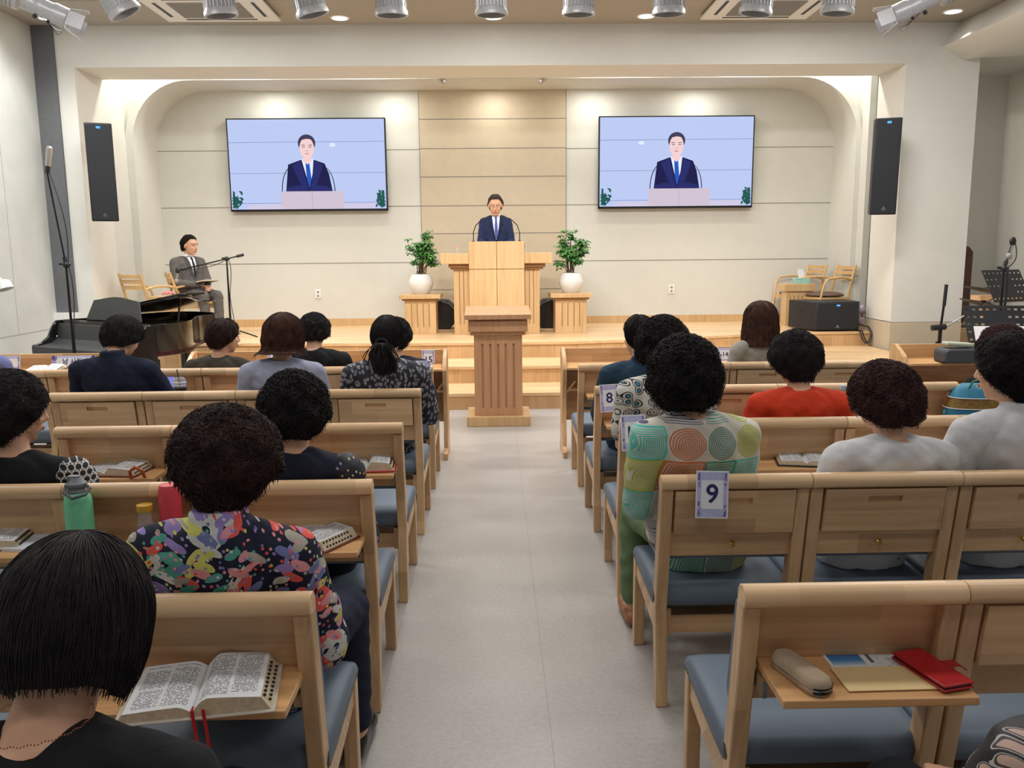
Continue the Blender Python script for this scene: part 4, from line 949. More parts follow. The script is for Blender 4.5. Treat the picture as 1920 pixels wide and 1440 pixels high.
MB().rings([[(.036, -.012, .017), (.036, .012, .017), (.036, .012, .014), (.036, -.012, .014)], [(.065, -.016, .016), (.065, .01, .018), (.065, .01, .015), (.065, -.016, .013)], [(.082, -.018, .004), (.082, .006, .006), (.080, .006, .003), (.080, -.018, .001)]]).build('clasp', M['redfab'], r)
# bottles
r = root('water_flask', 'mint green steel flask with grey handle lid', 'bottle', (-1.375, 2.695, TZ), 0)
M['mint'] = plain('mint_enamel', lin(112, 196, 152), .4, noise=.02); M['greylid'] = plain('grey_lid', lin(112, 116, 120), .5)
MB().lathe([(.038, 0), (.043, .006), (.0435, .16), (.040, .175), (.030, .19), (.026, .195)], n=36).build('body', M['mint'], r)
MB().lathe([(.030, .19), (.030, .198), (.027, .20), (.027, .215)], n=30).lathe([(.031, .21), (.032, .222), (.024, .226), (.016, .24)], n=24).box(-.024, .012, -.012, .012, .222, .246).build('lid', M['greylid'], r, bevel=.003)
P = [(-.031, -.005, .215), (-.022, -.04, .20), (.012, -.060, .185), (.045, -.040, .192), (.048, -.012, .205), (.031, 0, .215)]
MB().tube(P, .0055, 8).build('handle', plain('dark_grey_handle', lin(78, 82, 86), .5), r)
r = root('tumbler', 'coral red tall tumbler behind the floral blouse woman', 'bottle', (-1.085, 2.72, TZ))
MB().lathe([(.032, 0), (.036, .01), (.036, .185), (.033, .195)], n=32).build('body', plain('coral_enamel', lin(212, 64, 78), .45, noise=.02), r)
MB().lathe([(.033, .195), (.031, .205), (.02, .206)], n=28).build('lid', plain('coral_lid', lin(214, 72, 84), .5), r)
r = root('glass_jar', 'small glass jar bottle with yellow lid beside the red tumbler', 'bottle', (-1.158, 2.69, TZ))
MB().lathe([(.026, 0), (.028, .008), (.028, .085), (.022, .105), (.022, .128)], n=26).build('jar', M['clear'], r)
MB().lathe([(.026, .01), (.026, .07)], n=24).build('drink', plain('amber_drink', lin(150, 100, 60), .2), r)
MB().lathe([(.025, .125), (.026, .13), (.025, .146)], n=26).build('lid', plain('ochre_lid', lin(196, 150, 52), .4), r)
r = root('water_bottle', 'clear plastic water bottle with blue cap beside the orange sweater', 'bottle', (1.935, 4.60, TZ))
MB().lathe([(.028, 0), (.031, .01), (.028, .05), (.031, .07), (.028, .10), (.031, .125), (.022, .155), (.013, .17), (.013, .18)], n=24).build('bottle', M['clear'], r)
MB().lathe([(.015, .178), (.015, .198)], n=18).build('cap', plain('pale_blue_cap', lin(170, 196, 220), .4), r)
# glasses, papers and handbag, right fourth row
o = tag(MB().box(-.11, .11, -.07, .08, 0, .003).build('paper_sheet', M['paper']), 'white papers under folded glasses, fourth row right', 'paper'); o.location = (2.36, 4.60, TZ)
r = root('eyeglasses', 'folded dark eyeglasses on the papers, fourth row right', 'eyeglasses', (2.33, 4.58, TZ+.004), 20)
def ringp(cx, cz, rx_, rz_, n=20): return [(cx+rx_*math.cos(2*PI*k/n), 0, cz+rz_*math.sin(2*PI*k/n)) for k in range(n+1)]
MB().tube(ringp(-.032, .018, .026, .018), .002, 6).tube(ringp(.032, .018, .026, .018), .002, 6).tube([(-.008, 0, .02), (.008, 0, .02)], .002, 6).build('frame', M['black'], r)
MB().tube([(-.058, 0, .02), (-.05, .05, .006), (.03, .07, .004)], .002, 6).tube([(.058, 0, .02), (.05, .06, .006), (-.03, .08, .004)], .002, 6).build('temple', M['black'], r)
t = NT('teal_floral_cloth'); v = t.coord(); vo = t.n('TexVoronoi'); vo.inputs['Scale'].default_value = 16; t.L(v, vo.inputs['Vector'])
t.base(t.mix(t.math('LESS_THAN', vo.outputs['Distance'], .26), lin(44, 122, 154), lin(150, 200, 214))); t.set(Roughness=.6); M['bag'] = t.m
r = root('handbag', 'teal and gold quilted handbag with white flowers', 'bag', (2.70, 4.60, TZ), -8); r.scale = (1, 1, .84)
def bagr(z, w_, d_): return [(w_*math.copysign(abs(math.cos(2*PI*k/28))**.6, math.cos(2*PI*k/28)), d_*math.copysign(abs(math.sin(2*PI*k/28))**.8, math.sin(2*PI*k/28)), z) for k in range(28)]
MB().rings([bagr(0, .17, .085), bagr(.03, .178, .09), bagr(.08, .17, .085)]).build('lower_panel', M['bag'], r, smooth=60)
MB().rings([bagr(.078, .172, .087), bagr(.15, .15, .075)]).build('gold_panel', plain('gold_quilt', lin(128, 98, 40), .4, noise=.3, scale=60, bump=.3), r, smooth=60)
MB().rings([bagr(.148, .152, .077), bagr(.20, .125, .058), bagr(.235, .09, .035)]).build('upper_panel', M['bag'], r, smooth=60)
b = MB()
for z, w_, d_ in ((.079, .174, .089), (.149, .154, .079)): P = bagr(z, w_, d_); b.tube(P+[P[0]], .003, 5)
b.build('piping', M['paper'], r)
MB().tube([(-.07, -.04, .2), (-.05, -.05, .26), (0, -.045, .275), (.05, -.05, .26), (.07, -.04, .2)], .006, 8).build('handle', plain('teal_handle', lin(60, 120, 100), .5), r)
# front left desk things
book('open bible propped on the far left desk in dark zip cover', -3.50, 6.52, .728, .125, .18, .028, -4, M['blackcover'], None, True, .6, 1.).rotation_euler[0] = math.radians(12)
o = tag(MB().box(-.10, .10, -.06, .06, 0, .003).build('paper_sheet', M['paper']), 'white folded sheet beside the bible on the far left desk', 'paper'); o.location = (-3.20, 6.545, .713); o.rotation_euler = (math.radians(4), 0, .1)
r = root('laptop', 'thin dark laptop with a bluish lit screen beside the navy sweater', 'laptop', (-2.30, 5.53, TZ), 0)
MB().box(-.15, .15, -.09, .09, 0, .012).build('base', M['black'], r, bevel=.003)
MB().prism([(.085, .012), (.10, .012), (.125, .195), (.118, .196)], -.15, .15, 'x').build('lid', M['black'], r)
MB().add([(-.144, .0865, .02), (.144, .0865, .02), (.144, .1165, .19), (-.144, .1165, .19)], [(0, 1, 2, 3)]).build('display', emit('laptop_display', lin(128, 134, 216), 1.), r)
r = root('iced_coffee_cup', 'clear iced coffee cup with domed lid, dark sleeve and straw', 'cup', (-2.075, 5.50, TZ))
MB().lathe([(.030, 0), (.041, .12), (.043, .122)], n=28).build('cup', M['clear'], r)
MB().lathe([(.0315, .002), (.0405, .085), (.041, .086), (.041, .09)], n=28).build('sleeve', M['black'], r)
MB().lathe([(.044, .118), (.045, .124), (.041, .13), (.036, .15), (.022, .158)], n=28, cap=False).build('lid', M['clear'], r)
MB().lathe([(.038, .1), (.039, .108)], n=24).build('foam', M['paper'], r)
MB().tube([(.01, 0, .02), (-.012, 0, .21)], .0035, 8).build('straw', M['black'], r)
r = root('handbag', 'dark grey padded bag on the far right desk', 'bag', (3.62, 6.52, .72), 0)
MB().prism([(-.12, 0), (.2, 0), (.2, .09), (.17, .11), (-.10, .112), (-.12, .09)], -.09, .10, 'y').build('body', plain('charcoal_padded', lin(62, 64, 68), .6, bump=.1), r, bevel=.02)
o = tag(MB().box(-.10, .12, -.05, .05, 0, .03, rotm(0, 4, 0)).build('cloth', plain('pale_green_cloth', lin(176, 182, 164), .8, noise=.1), bevel=.01), 'folded pale cloth on the dark bag, far right desk', 'cloth'); o.location = (3.63, 6.52, .845)
# ================================================================== fabrics
def fab_plain(name, rgb, rough=.85, amp=.06):
    t = NT(name); n = t.n('TexNoise'); n.inputs['Scale'].default_value = 260; t.L(t.coord(), n.inputs['Vector'])
    w = t.n('TexNoise'); w.inputs['Scale'].default_value = 7; w.inputs['Detail'].default_value = 3; w.inputs['Distortion'].default_value = 1.2; t.L(t.mapp(t.coord(), (1, 1, .6)), w.inputs['Vector'])
    c = lin(*rgb); t.base(t.ramp(n.outputs['Fac'], [(.3, tuple(x*(1-amp) for x in c[:3])), (.7, tuple(min(1, x*(1+amp)) for x in c[:3]))]))
    t.bump(w.outputs['Fac'], .2, .04); t.set(Roughness=rough); t.b.inputs['Specular IOR Level'].default_value = .25
    return t.m
def xz(t, sx=1, off=(0, 0, 0)):
    """2D fabric coordinate: width and height of the cloth"""
    sp = t.n('SeparateXYZ'); t.L(t.coord(), sp.inputs[0]); cb = t.n('CombineXYZ')
    t.L(t.math('ADD', sp.outputs[0], t.math('MULTIPLY', sp.outputs[1], .6)), cb.inputs[0]); t.L(sp.outputs[2], cb.inputs[1])
    return t.mapp(cb.outputs[0], (sx, sx, 1), off)
def vor(t, vec, scale, rand=1., metric='EUCLIDEAN', feat='F1'):
    v = t.n('TexVoronoi', voronoi_dimensions='2D', feature=feat, distance=metric) if feat != 'DISTANCE_TO_EDGE' else t.n('TexVoronoi', voronoi_dimensions='2D', feature=feat)
    v.inputs['Scale'].default_value = scale; v.inputs['Randomness'].default_value = rand; t.L(vec, v.inputs['Vector']); return v
def fab_floral():
    t = NT('navy_floral_print'); base = lin(34, 36, 56)
    nz = t.n('TexNoise'); nz.inputs['Scale'].default_value = 16; nz.inputs['Detail'].default_value = 3; v0 = xz(t); t.L(v0, nz.inputs['Vector'])
    ad = t.n('VectorMath', operation='MULTIPLY_ADD'); t.L(nz.outputs['Color'], ad.inputs[0]); ad.inputs[1].default_value = (.022, .022, 0); t.L(v0, ad.inputs[2]); v = ad.outputs[0]
    pal = [(0, lin(226, 92, 84)), (.16, lin(222, 150, 156)), (.30, lin(150, 132, 190)), (.46, lin(206, 206, 204)), (.60, lin(84, 160, 144)), (.72, lin(206, 206, 110)), (.84, lin(168, 160, 150)), (.93, lin(112, 120, 168))]
    col = base
    for sc_, th, ro in ((9.5, .052, 0), (18, .030, .5), (27, .016, 2.0), (33, .0135, 1.1), (64, .01, 2.6)):
        m = t.mapp(v, (1, 1.0, 1), (ro*3.3, ro*1.7, 0), (0, 0, ro)); m2 = t.mapp(m, (1, .42 if 12 < sc_ < 50 else 1, 1))
        vo = vor(t, m2, sc_, .95); cr = t.n('SeparateColor'); t.L(vo.outputs['Color'], cr.inputs[0])
        c = t.ramp(cr.outputs[0], pal, 'CONSTANT'); keep = t.math('LESS_THAN', vo.outputs['Distance'], th*sc_*.85 if False else (.40 if sc_ < 12 else .30 if sc_ < 40 else .24))
        keep = t.math('MULTIPLY', keep, t.math('GREATER_THAN', cr.outputs[1], .35))
        col = t.mix(keep, col, c)
        if sc_ < 25: col = t.mix(t.math('LESS_THAN', vo.outputs['Distance'], .09), col, base)
    t.base(col); t.set(Roughness=.75); t.b.inputs['Specular IOR Level'].default_value = .2; return t.m
def fab_patch():
    """patchwork of concentric squares and circles"""
    t = NT('patchwork_line_print'); v = xz(t, 1, (.03, .02, 0)); S_ = 8.2
    sq = vor(t, v, S_, 0., 'CHEBYCHEV'); ci = vor(t, v, S_, 0., 'EUCLIDEAN'); cr = t.n('SeparateColor'); t.L(sq.outputs['Color'], cr.inputs[0])
    isq = t.math('GREATER_THAN', cr.outputs[1], .36); d = t.math('ADD', t.math('MULTIPLY', sq.outputs['Distance'], isq), t.math('MULTIPLY', ci.outputs['Distance'], t.math('SUBTRACT', 1., isq)))
    pal = [(0, lin(70, 152, 132)), (.17, lin(140, 80, 88)), (.30, lin(176, 182, 70)), (.44, lin(64, 68, 112)), (.58, lin(92, 190, 176)), (.72, lin(196, 116, 74)), (.86, lin(90, 130, 120))]
    c = t.ramp(cr.outputs[0], pal, 'CONSTANT'); cream = lin(206, 200, 186)
    filled = t.math('GREATER_THAN', cr.outputs[2], .12); ground = t.mix(filled, cream, c)
    ln_ = t.math('LESS_THAN', t.math('FRACT', t.math('MULTIPLY', d, 17)), .36); ins = t.math('LESS_THAN', d, .47)
    linec = t.mix(filled, c, cream); inside = t.mix(ln_, ground, linec)
    blank = t.math('GREATER_THAN', t.math('FRACT', t.math('MULTIPLY', cr.outputs[0], 7.13)), .92)
    col = t.mix(ins, t.mix(t.math('MULTIPLY', isq, filled), cream, c), inside); col = t.mix(blank, col, cream)
    t.base(col); t.set(Roughness=.7); w = t.n('TexNoise'); w.inputs['Scale'].default_value = 8; t.L(t.coord(), w.inputs['Vector']); t.bump(w.outputs['Fac'], .3, .04); return t.m
def fab_rings():
    t = NT('black_white_ring_print'); v = xz(t); vo = vor(t, v, 22, .55); cr = t.n('SeparateColor'); t.L(vo.outputs['Color'], cr.inputs[0])
    d = vo.outputs['Distance']; A = t.ramp(d, [(0, lin(46, 128, 156)), (.17, lin(30, 30, 32)), (.27, lin(214, 212, 206)), (.36, lin(36, 36, 38)), (.46, lin(206, 204, 198))], 'CONSTANT')
    B = t.ramp(d, [(0, lin(96, 94, 96)), (.12, lin(216, 214, 208)), (.22, lin(90, 88, 90)), (.32, lin(216, 214, 208)), (.40, lin(34, 34, 36)), (.48, lin(206, 204, 198))], 'CONSTANT')
    t.base(t.mix(t.math('GREATER_THAN', cr.outputs[0], .5), A, B)); t.set(Roughness=.7); return t.m
def fab_paisley():
    t = NT('charcoal_paisley_print'); v0 = xz(t); nz = t.n('TexNoise'); nz.inputs['Scale'].default_value = 26; t.L(v0, nz.inputs['Vector'])
    ad = t.n('VectorMath', operation='MULTIPLY_ADD'); t.L(nz.outputs['Color'], ad.inputs[0]); ad.inputs[1].default_value = (.03, .03, 0); t.L(v0, ad.inputs[2])
    m2 = t.mapp(ad.outputs[0], (1.6, 1, 1), (0, 0, 0), (0, 0, .7)); vo = vor(t, m2, 30, 1.); d = vo.outputs['Distance']
    t.base(t.ramp(d, [(0, lin(60, 62, 70)), (.12, lin(176, 178, 186)), (.24, lin(46, 46, 56)), (.33, lin(120, 122, 132)), (.38, lin(36, 36, 46))], 'CONSTANT')); t.set(Roughness=.8); return t.m
def fab_net():
    t = NT('black_white_wave_net'); v0 = xz(t); sp = t.n('SeparateXYZ'); t.L(v0, sp.inputs[0])
    # offset-brick rounded cells
    fy = t.math('MULTIPLY', sp.outputs[1], 44); row = t.math('FLOOR', fy); sh_ = t.math('MULTIPLY', t.math('FRACT', t.math('MULTIPLY', row, .5)), 1.)
    fx = t.math('FRACT', t.math('ADD', t.math('MULTIPLY', sp.outputs[0], 38), sh_)); gy = t.math('FRACT', fy)
    dx = t.math('ABSOLUTE', t.math('SUBTRACT', fx, .5)); dy = t.math('ABSOLUTE', t.math('SUBTRACT', gy, .5))
    d = t.math('SQRT', t.math('ADD', t.math('MULTIPLY', dx, dx), t.math('MULTIPLY', dy, dy)))
    t.base(t.mix(t.math('MULTIPLY', t.math('GREATER_THAN', d, .42), t.math('LESS_THAN', d, .58)), lin(22, 22, 28), lin(196, 194, 190))); t.set(Roughness=.8); return t.m
def fab_leaf():
    t = NT('black_leaf_print'); v0 = xz(t); nz = t.n('TexNoise'); nz.inputs['Scale'].default_value = 14; t.L(v0, nz.inputs['Vector'])
    ad = t.n('VectorMath', operation='MULTIPLY_ADD'); t.L(nz.outputs['Color'], ad.inputs[0]); ad.inputs[1].default_value = (.08, .08, 0); t.L(v0, ad.inputs[2])
    vo = vor(t, t.mapp(ad.outputs[0], (1.5, .8, 1), (0, 0, 0), (0, 0, .6)), 21, 1.)
    t.base(t.ramp(vo.outputs['Distance'], [(0, lin(190, 160, 146)), (.20, lin(70, 56, 56)), (.26, lin(180, 176, 176)), (.30, lin(24, 24, 28))], 'CONSTANT')); t.set(Roughness=.6); return t.m
def fab_beads():
    t = NT('black_beaded_cloth'); v0 = xz(t); vo = vor(t, v0, 55, 1.); cr = t.n('SeparateColor'); t.L(vo.outputs['Color'], cr.inputs[0])
    k = t.math('MULTIPLY', t.math('LESS_THAN', vo.outputs['Distance'], .22), t.math('GREATER_THAN', cr.outputs[0], .62))
    t.base(t.mix(k, lin(26, 28, 42), t.ramp(cr.outputs[1], [(0, lin(206, 176, 120)), (.5, lin(150, 150, 190)), (.8, lin(220, 216, 210))], 'CONSTANT'))); t.set(Roughness=.6); return t.m
F = dict(floral=fab_floral(), patch=fab_patch(), rings=fab_rings(), paisley=fab_paisley(), net=fab_net(), leaf=fab_leaf(), beads=fab_beads(),
         navy=fab_plain('navy_knit', (26, 32, 52)), black=fab_plain('black_cloth', (26, 26, 30)), inky=fab_plain('ink_blue_cloth', (28, 32, 48)), lilac=fab_plain('lilac_grey_knit', (158, 164, 186)),
         olive=fab_plain('dark_olive_cloth', (66, 62, 54)), teal=fab_plain('petrol_blue_jacket', (34, 58, 78)), orange=fab_plain('orange_red_knit', (204, 62, 36)), white=fab_plain('white_shirt', (212, 212, 214)),
         greige=fab_plain('greige_jacket', (150, 146, 136)), suit=fab_plain('navy_suit', (36, 46, 80)), grey=fab_plain('charcoal_suit', (98, 94, 92)), green=fab_plain('green_linen', (106, 128, 92)),
         brown=fab_plain('dark_brown_cloth', (70, 52, 44)), dnavy=fab_plain('dark_navy_trousers', (34, 38, 56)), shirt=fab_plain('crisp_white_shirt', (236, 238, 244)), tie=fab_plain('blue_tie', (70, 92, 170)), periwinkle=fab_plain('periwinkle_cloth', (110, 116, 160)),
         dtie=fab_plain('dark_tie', (40, 40, 48)), lapel=fab_plain('navy_lapel', (28, 36, 66)), glapel=fab_plain('charcoal_lapel', (80, 76, 74)))
def hairmat(name, rgb):
    t = NT(name); n = t.n('TexNoise'); n.inputs['Scale'].default_value = 30; n.inputs['Detail'].default_value = 4; t.L(t.coord(), n.inputs['Vector'])
    c = lin(*rgb); t.base(t.ramp(n.outputs['Fac'], [(.3, tuple(x*.6 for x in c[:3])), (.75, tuple(min(1, x*1.5) for x in c[:3]))])); t.set(Roughness=.62); t.b.inputs['Specular IOR Level'].default_value = .22
    return t.m
H = dict(black=hairmat('black_hair', (30, 26, 26)), soft=hairmat('soft_black_hair', (38, 33, 34)), brown=hairmat('dark_brown_hair', (54, 36, 32)), red=hairmat('reddish_brown_hair', (66, 40, 38)), auburn=hairmat('auburn_hair', (72, 44, 34)), grey=hairmat('greying_hair', (84, 72, 70)))
M['shoe'] = plain('black_shoe', lin(28, 26, 26), .3); M['sandal'] = plain('tan_sandal', lin(150, 96, 62), .5)
# ================================================================== body building
def cap(b, p0, p1, r0, r1, n=14):
    """tapered rounded limb segment"""
    p0, p1 = Vector(p0), Vector(p1); d = p1-p0; L = d.length
    if L < 1e-5: return b.ell(p0, r0, n=n, m=8)
    A = d/L; pr = [(max(.0005, r0*math.cos(a)), -r0*math.sin(-a)*-1) for a in (-PI/2*.98, -PI/3, -PI/6)]
    pr = [(max(.0005, r0*math.cos(a)), r0*math.sin(a)) for a in (-1.54, -1.05, -.52)]+[(r0, 0), (r1, L)]+[(max(.0005, r1*math.cos(a)), L+r1*math.sin(a)) for a in (.52, 1.05, 1.54)]
    return b.lathe(pr, p0, n, A)
def ringsec(c, rx, ry, R_, F_, n=28, e=.85):
    out = []
    for k in range(n):
        a = 2*PI*k/n; ca, sa = math.cos(a), math.sin(a)
        out.append(Vector(c)+R_*(rx*math.copysign(abs(ca)**e, ca))+F_*(ry*math.copysign(abs(sa)**e, sa)))
    return out
def fuse(b, voxel, smooth_it=6, fac=.55):
    me = bpy.data.meshes.new('tmp'); me.from_pydata(b.v, [], b.f); bm = bmesh.new(); bm.from_mesh(me); bmesh.ops.recalc_face_normals(bm, faces=bm.faces); bm.to_mesh(me); bm.free()
    o = bpy.data.objects.new('tmp', me); COL.objects.link(o)
    m = o.modifiers.new('r', 'REMESH'); m.mode = 'VOXEL'; m.voxel_size = voxel
    s_ = o.modifiers.new('s', 'SMOOTH'); s_.iterations = smooth_it; s_.factor = fac
    dg = bpy.context.evaluated_depsgraph_get(); out = bpy.data.meshes.new_from_object(o.evaluated_get(dg))
    bpy.data.objects.remove(o); bpy.data.meshes.remove(me); return out
def wrinkle(me, amp, seed, fr=1.):
    n = len(me.vertices); co = np.empty(n*3); me.vertices.foreach_get('co', co); co = co.reshape(-1, 3)
    no = np.empty(n*3); me.vertices.foreach_get('normal', no); no = no.reshape(-1, 3)
    x, y, z = co.T; s = seed*1.7
    w = np.sin(x*31*fr+z*23*fr+s)*np.sin(y*27*fr-z*37*fr+s*2)+.6*np.sin(x*55*fr-z*61*fr+s*3+2*np.sin(y*20+z*12))+.35*np.sin(x*90+y*70+z*100+s)
    co += no*(w*amp)[:, None]; me.vertices.foreach_set('co', co.ravel()); me.update()
def finish(me, name, mats, parent, origin):
    n = len(me.vertices); co = np.empty(n*3); me.vertices.foreach_get('co', co); co = co.reshape(-1, 3)-np.array(origin); me.vertices.foreach_set('co', co.ravel())
    me.name = name; me.materials.clear()
    for m in (mats if isinstance(mats, list) else [mats]): me.materials.append(m)
    me.polygons.foreach_set('use_smooth', [True]*len(me.polygons)); me.update()
    o = bpy.data.objects.new(name, me); COL.objects.link(o); o.parent = parent; return o
def hand(b, wr, d, up, side, curl=.5, s=1.):
    """palm and five fingers; d: direction of the fingers, up: back of the hand, side: +1 thumb on the right of d"""
    wr, d, up = Vector(wr), Vector(d).normalized(), Vector(up); up = (up-d*up.dot(d)).normalized(); rt = d.cross(up)*side
    kn = []
    for i, o_ in enumerate((.030, .010, -.010, -.029)):
        k = wr+d*(.085-.004*abs(i-1))*s+rt*o_*s; kn.append(k); cap(b, wr+rt*o_*.55*s+d*.012*s, k, .0145*s, .0115*s, 8)
    for i, (k, L) in enumerate(zip(kn, (.068, .076, .070, .055))):
        p = k; dd = Vector(d)
        for j, f in enumerate((.45, .31, .24)):
            dd = (dd*math.cos(curl*.75)-up*math.sin(curl*.75)).normalized() if True else dd
            q = p+dd*L*f*s; cap(b, p, q, (.0092-.0008*j)*s, (.0086-.0010*j)*s, 8); p = q
            up2 = up
    t0 = wr+d*.022*s+rt*.022*s; t1 = t0+(d*.6+rt*.8-up*.25).normalized()*.038*s; t2 = t1+(d*.9+rt*.25-up*.3).normalized()*.030*s
    cap(b, t0, t1, .014*s, .011*s, 8); cap(b, t1, t2, .0105*s, .0085*s, 8)
def hairfn(st):
    rx, ryb, ryf, rz = st['r']; zf, zs, zb = st['z']; prof = st['prof']; amp = st.get('amp', .02); sd = st.get('seed', 1)
    pz = np.array([p[0] for p in prof]); pr = np.array([p[1] for p in prof])
    def f(phi, u, off=0.):
        c = np.cos(phi); zend = np.where(c > 0, zs+(zf-zs)*np.clip(c*1.25, 0, 1)**st.get('fe', 1.3), zs+(zb-zs)*np.clip(-c*1.6, 0, 1)**.8)
        z = zend+(rz-zend)*np.cos(u*PI/2); zz = np.clip(z/rz, 0, 1); rho = np.where(z > 0, np.sqrt(1-zz**2), np.interp(-z, pz, pr))
        ry = np.where(c > 0, ryf, ryb)
        n = np.sin(phi*3+z*40+sd)*np.sin(z*33-phi*2+sd*2)+.6*np.sin(phi*7-z*61+sd*3)+.35*np.sin(phi*13+z*101+sd)
        k = 1+amp*n*np.clip(u*3, 0, 1); s = np.sin(phi)
        d = np.stack([rho*s, rho*c, zz+.0*z], -1); d /= np.linalg.norm(d, axis=-1, keepdims=True)+1e-6
        P = np.stack([rx*rho*s*k, ry*rho*c*k, z*(1+amp*.4*n)], -1); return P+d*(off[..., None] if hasattr(off, 'shape') and np.ndim(off) else off), d
    return f
def tubes_mesh(paths, rad, nside=3):
    """paths: (N,K,3); rad: (K,) taper; returns verts, faces"""
    N, K, _ = paths.shape; tan = np.gradient(paths, axis=1); tan /= np.linalg.norm(tan, axis=2, keepdims=True)+1e-9
    ref = np.array([.31, .57, .76]); a = np.cross(tan, ref); a /= np.linalg.norm(a, axis=2, keepdims=True)+1e-9; b_ = np.cross(tan, a)
    ang = np.arange(nside)*2*np.pi/nside
    V = paths[:, :, None, :]+rad[None, :, None, None]*(a[:, :, None, :]*np.cos(ang)[None, None, :, None]+b_[:, :, None, :]*np.sin(ang)[None, None, :, None])
    idx = np.arange(N*K*nside).reshape(N, K, nside); j = np.roll(np.arange(nside), -1)
    Fq = np.stack([idx[:, :-1, :], idx[:, :-1, j], idx[:, 1:, j], idx[:, 1:, :]], -1).reshape(-1, 4)
    return V.reshape(-1, 3), Fq
HS = {  # r=(half width, back, front, top) z=(front hairline, sides, nape), prof: radius factor below the equator
 'perm': dict(r=(.118, .128, .108, .128), z=(.055, -.045, -.105), prof=[(0, 1), (.04, 1.02), (.08, .90), (.12, .62)], amp=.045, kind='curl', n=5200, rc=.009),
 'permbig': dict(r=(.130, .138, .115, .135), z=(.05, -.075, -.13), prof=[(0, 1), (.05, 1.02), (.09, .9), (.14, .60)], amp=.05, kind='curl', n=5800, rc=.010),
 'soft': dict(r=(.130, .134, .112, .134), z=(.05, -.06, -.115), prof=[(0, 1), (.03, .95), (.07, .74), (.12, .48)], amp=.045, kind='curl', n=7500, rc=.012, turn=(1.6, 3.4), drift=.022, nf=.38),
 'permshort': dict(r=(.106, .118, .102, .122), z=(.06, -.03, -.095), prof=[(0, 1), (.04, .96), (.08, .78), (.11, .55)], amp=.045, kind='curl', n=4200, rc=.008),
 'bobshort': dict(r=(.100, .116, .10, .120), z=(.05, -.105, -.072), prof=[(0, 1), (.04, 1.0), (.08, .92), (.12, .80)], amp=.008, kind='flow', n=5200, rc=0),
 'bob': dict(r=(.116, .122, .10, .124), z=(.04, -.105, -.118), prof=[(0, 1), (.04, 1.04), (.07, 1.0), (.095, 1.05), (.125, 1.38)], amp=.014, kind='flow', n=2200, rc=0),
 'long': dict(r=(.112, .120, .10, .122), z=(.03, -.17, -.20), prof=[(0, 1), (.06, 1.05), (.14, 1.1), (.21, 1.12)], amp=.012, kind='flow', n=1300, rc=0),
 'pony': dict(r=(.090, .108, .098, .116), z=(.055, -.05, -.075), prof=[(0, 1), (.04, .95), (.08, .78)], amp=.004, kind='flow', n=900, rc=0),
 'man': dict(r=(.082, .103, .101, .122), z=(.084, -.018, -.078), prof=[(0, 1), (.03, .93), (.09, .78)], amp=.03, fe=.55, kind='wave', n=3200, rc=0),
 'shortwave': dict(r=(.105, .118, .104, .122), z=(.05, -.04, -.095), prof=[(0, 1), (.04, .98), (.08, .80), (.11, .6)], amp=.022, kind='wave', n=1400, rc=.006)}
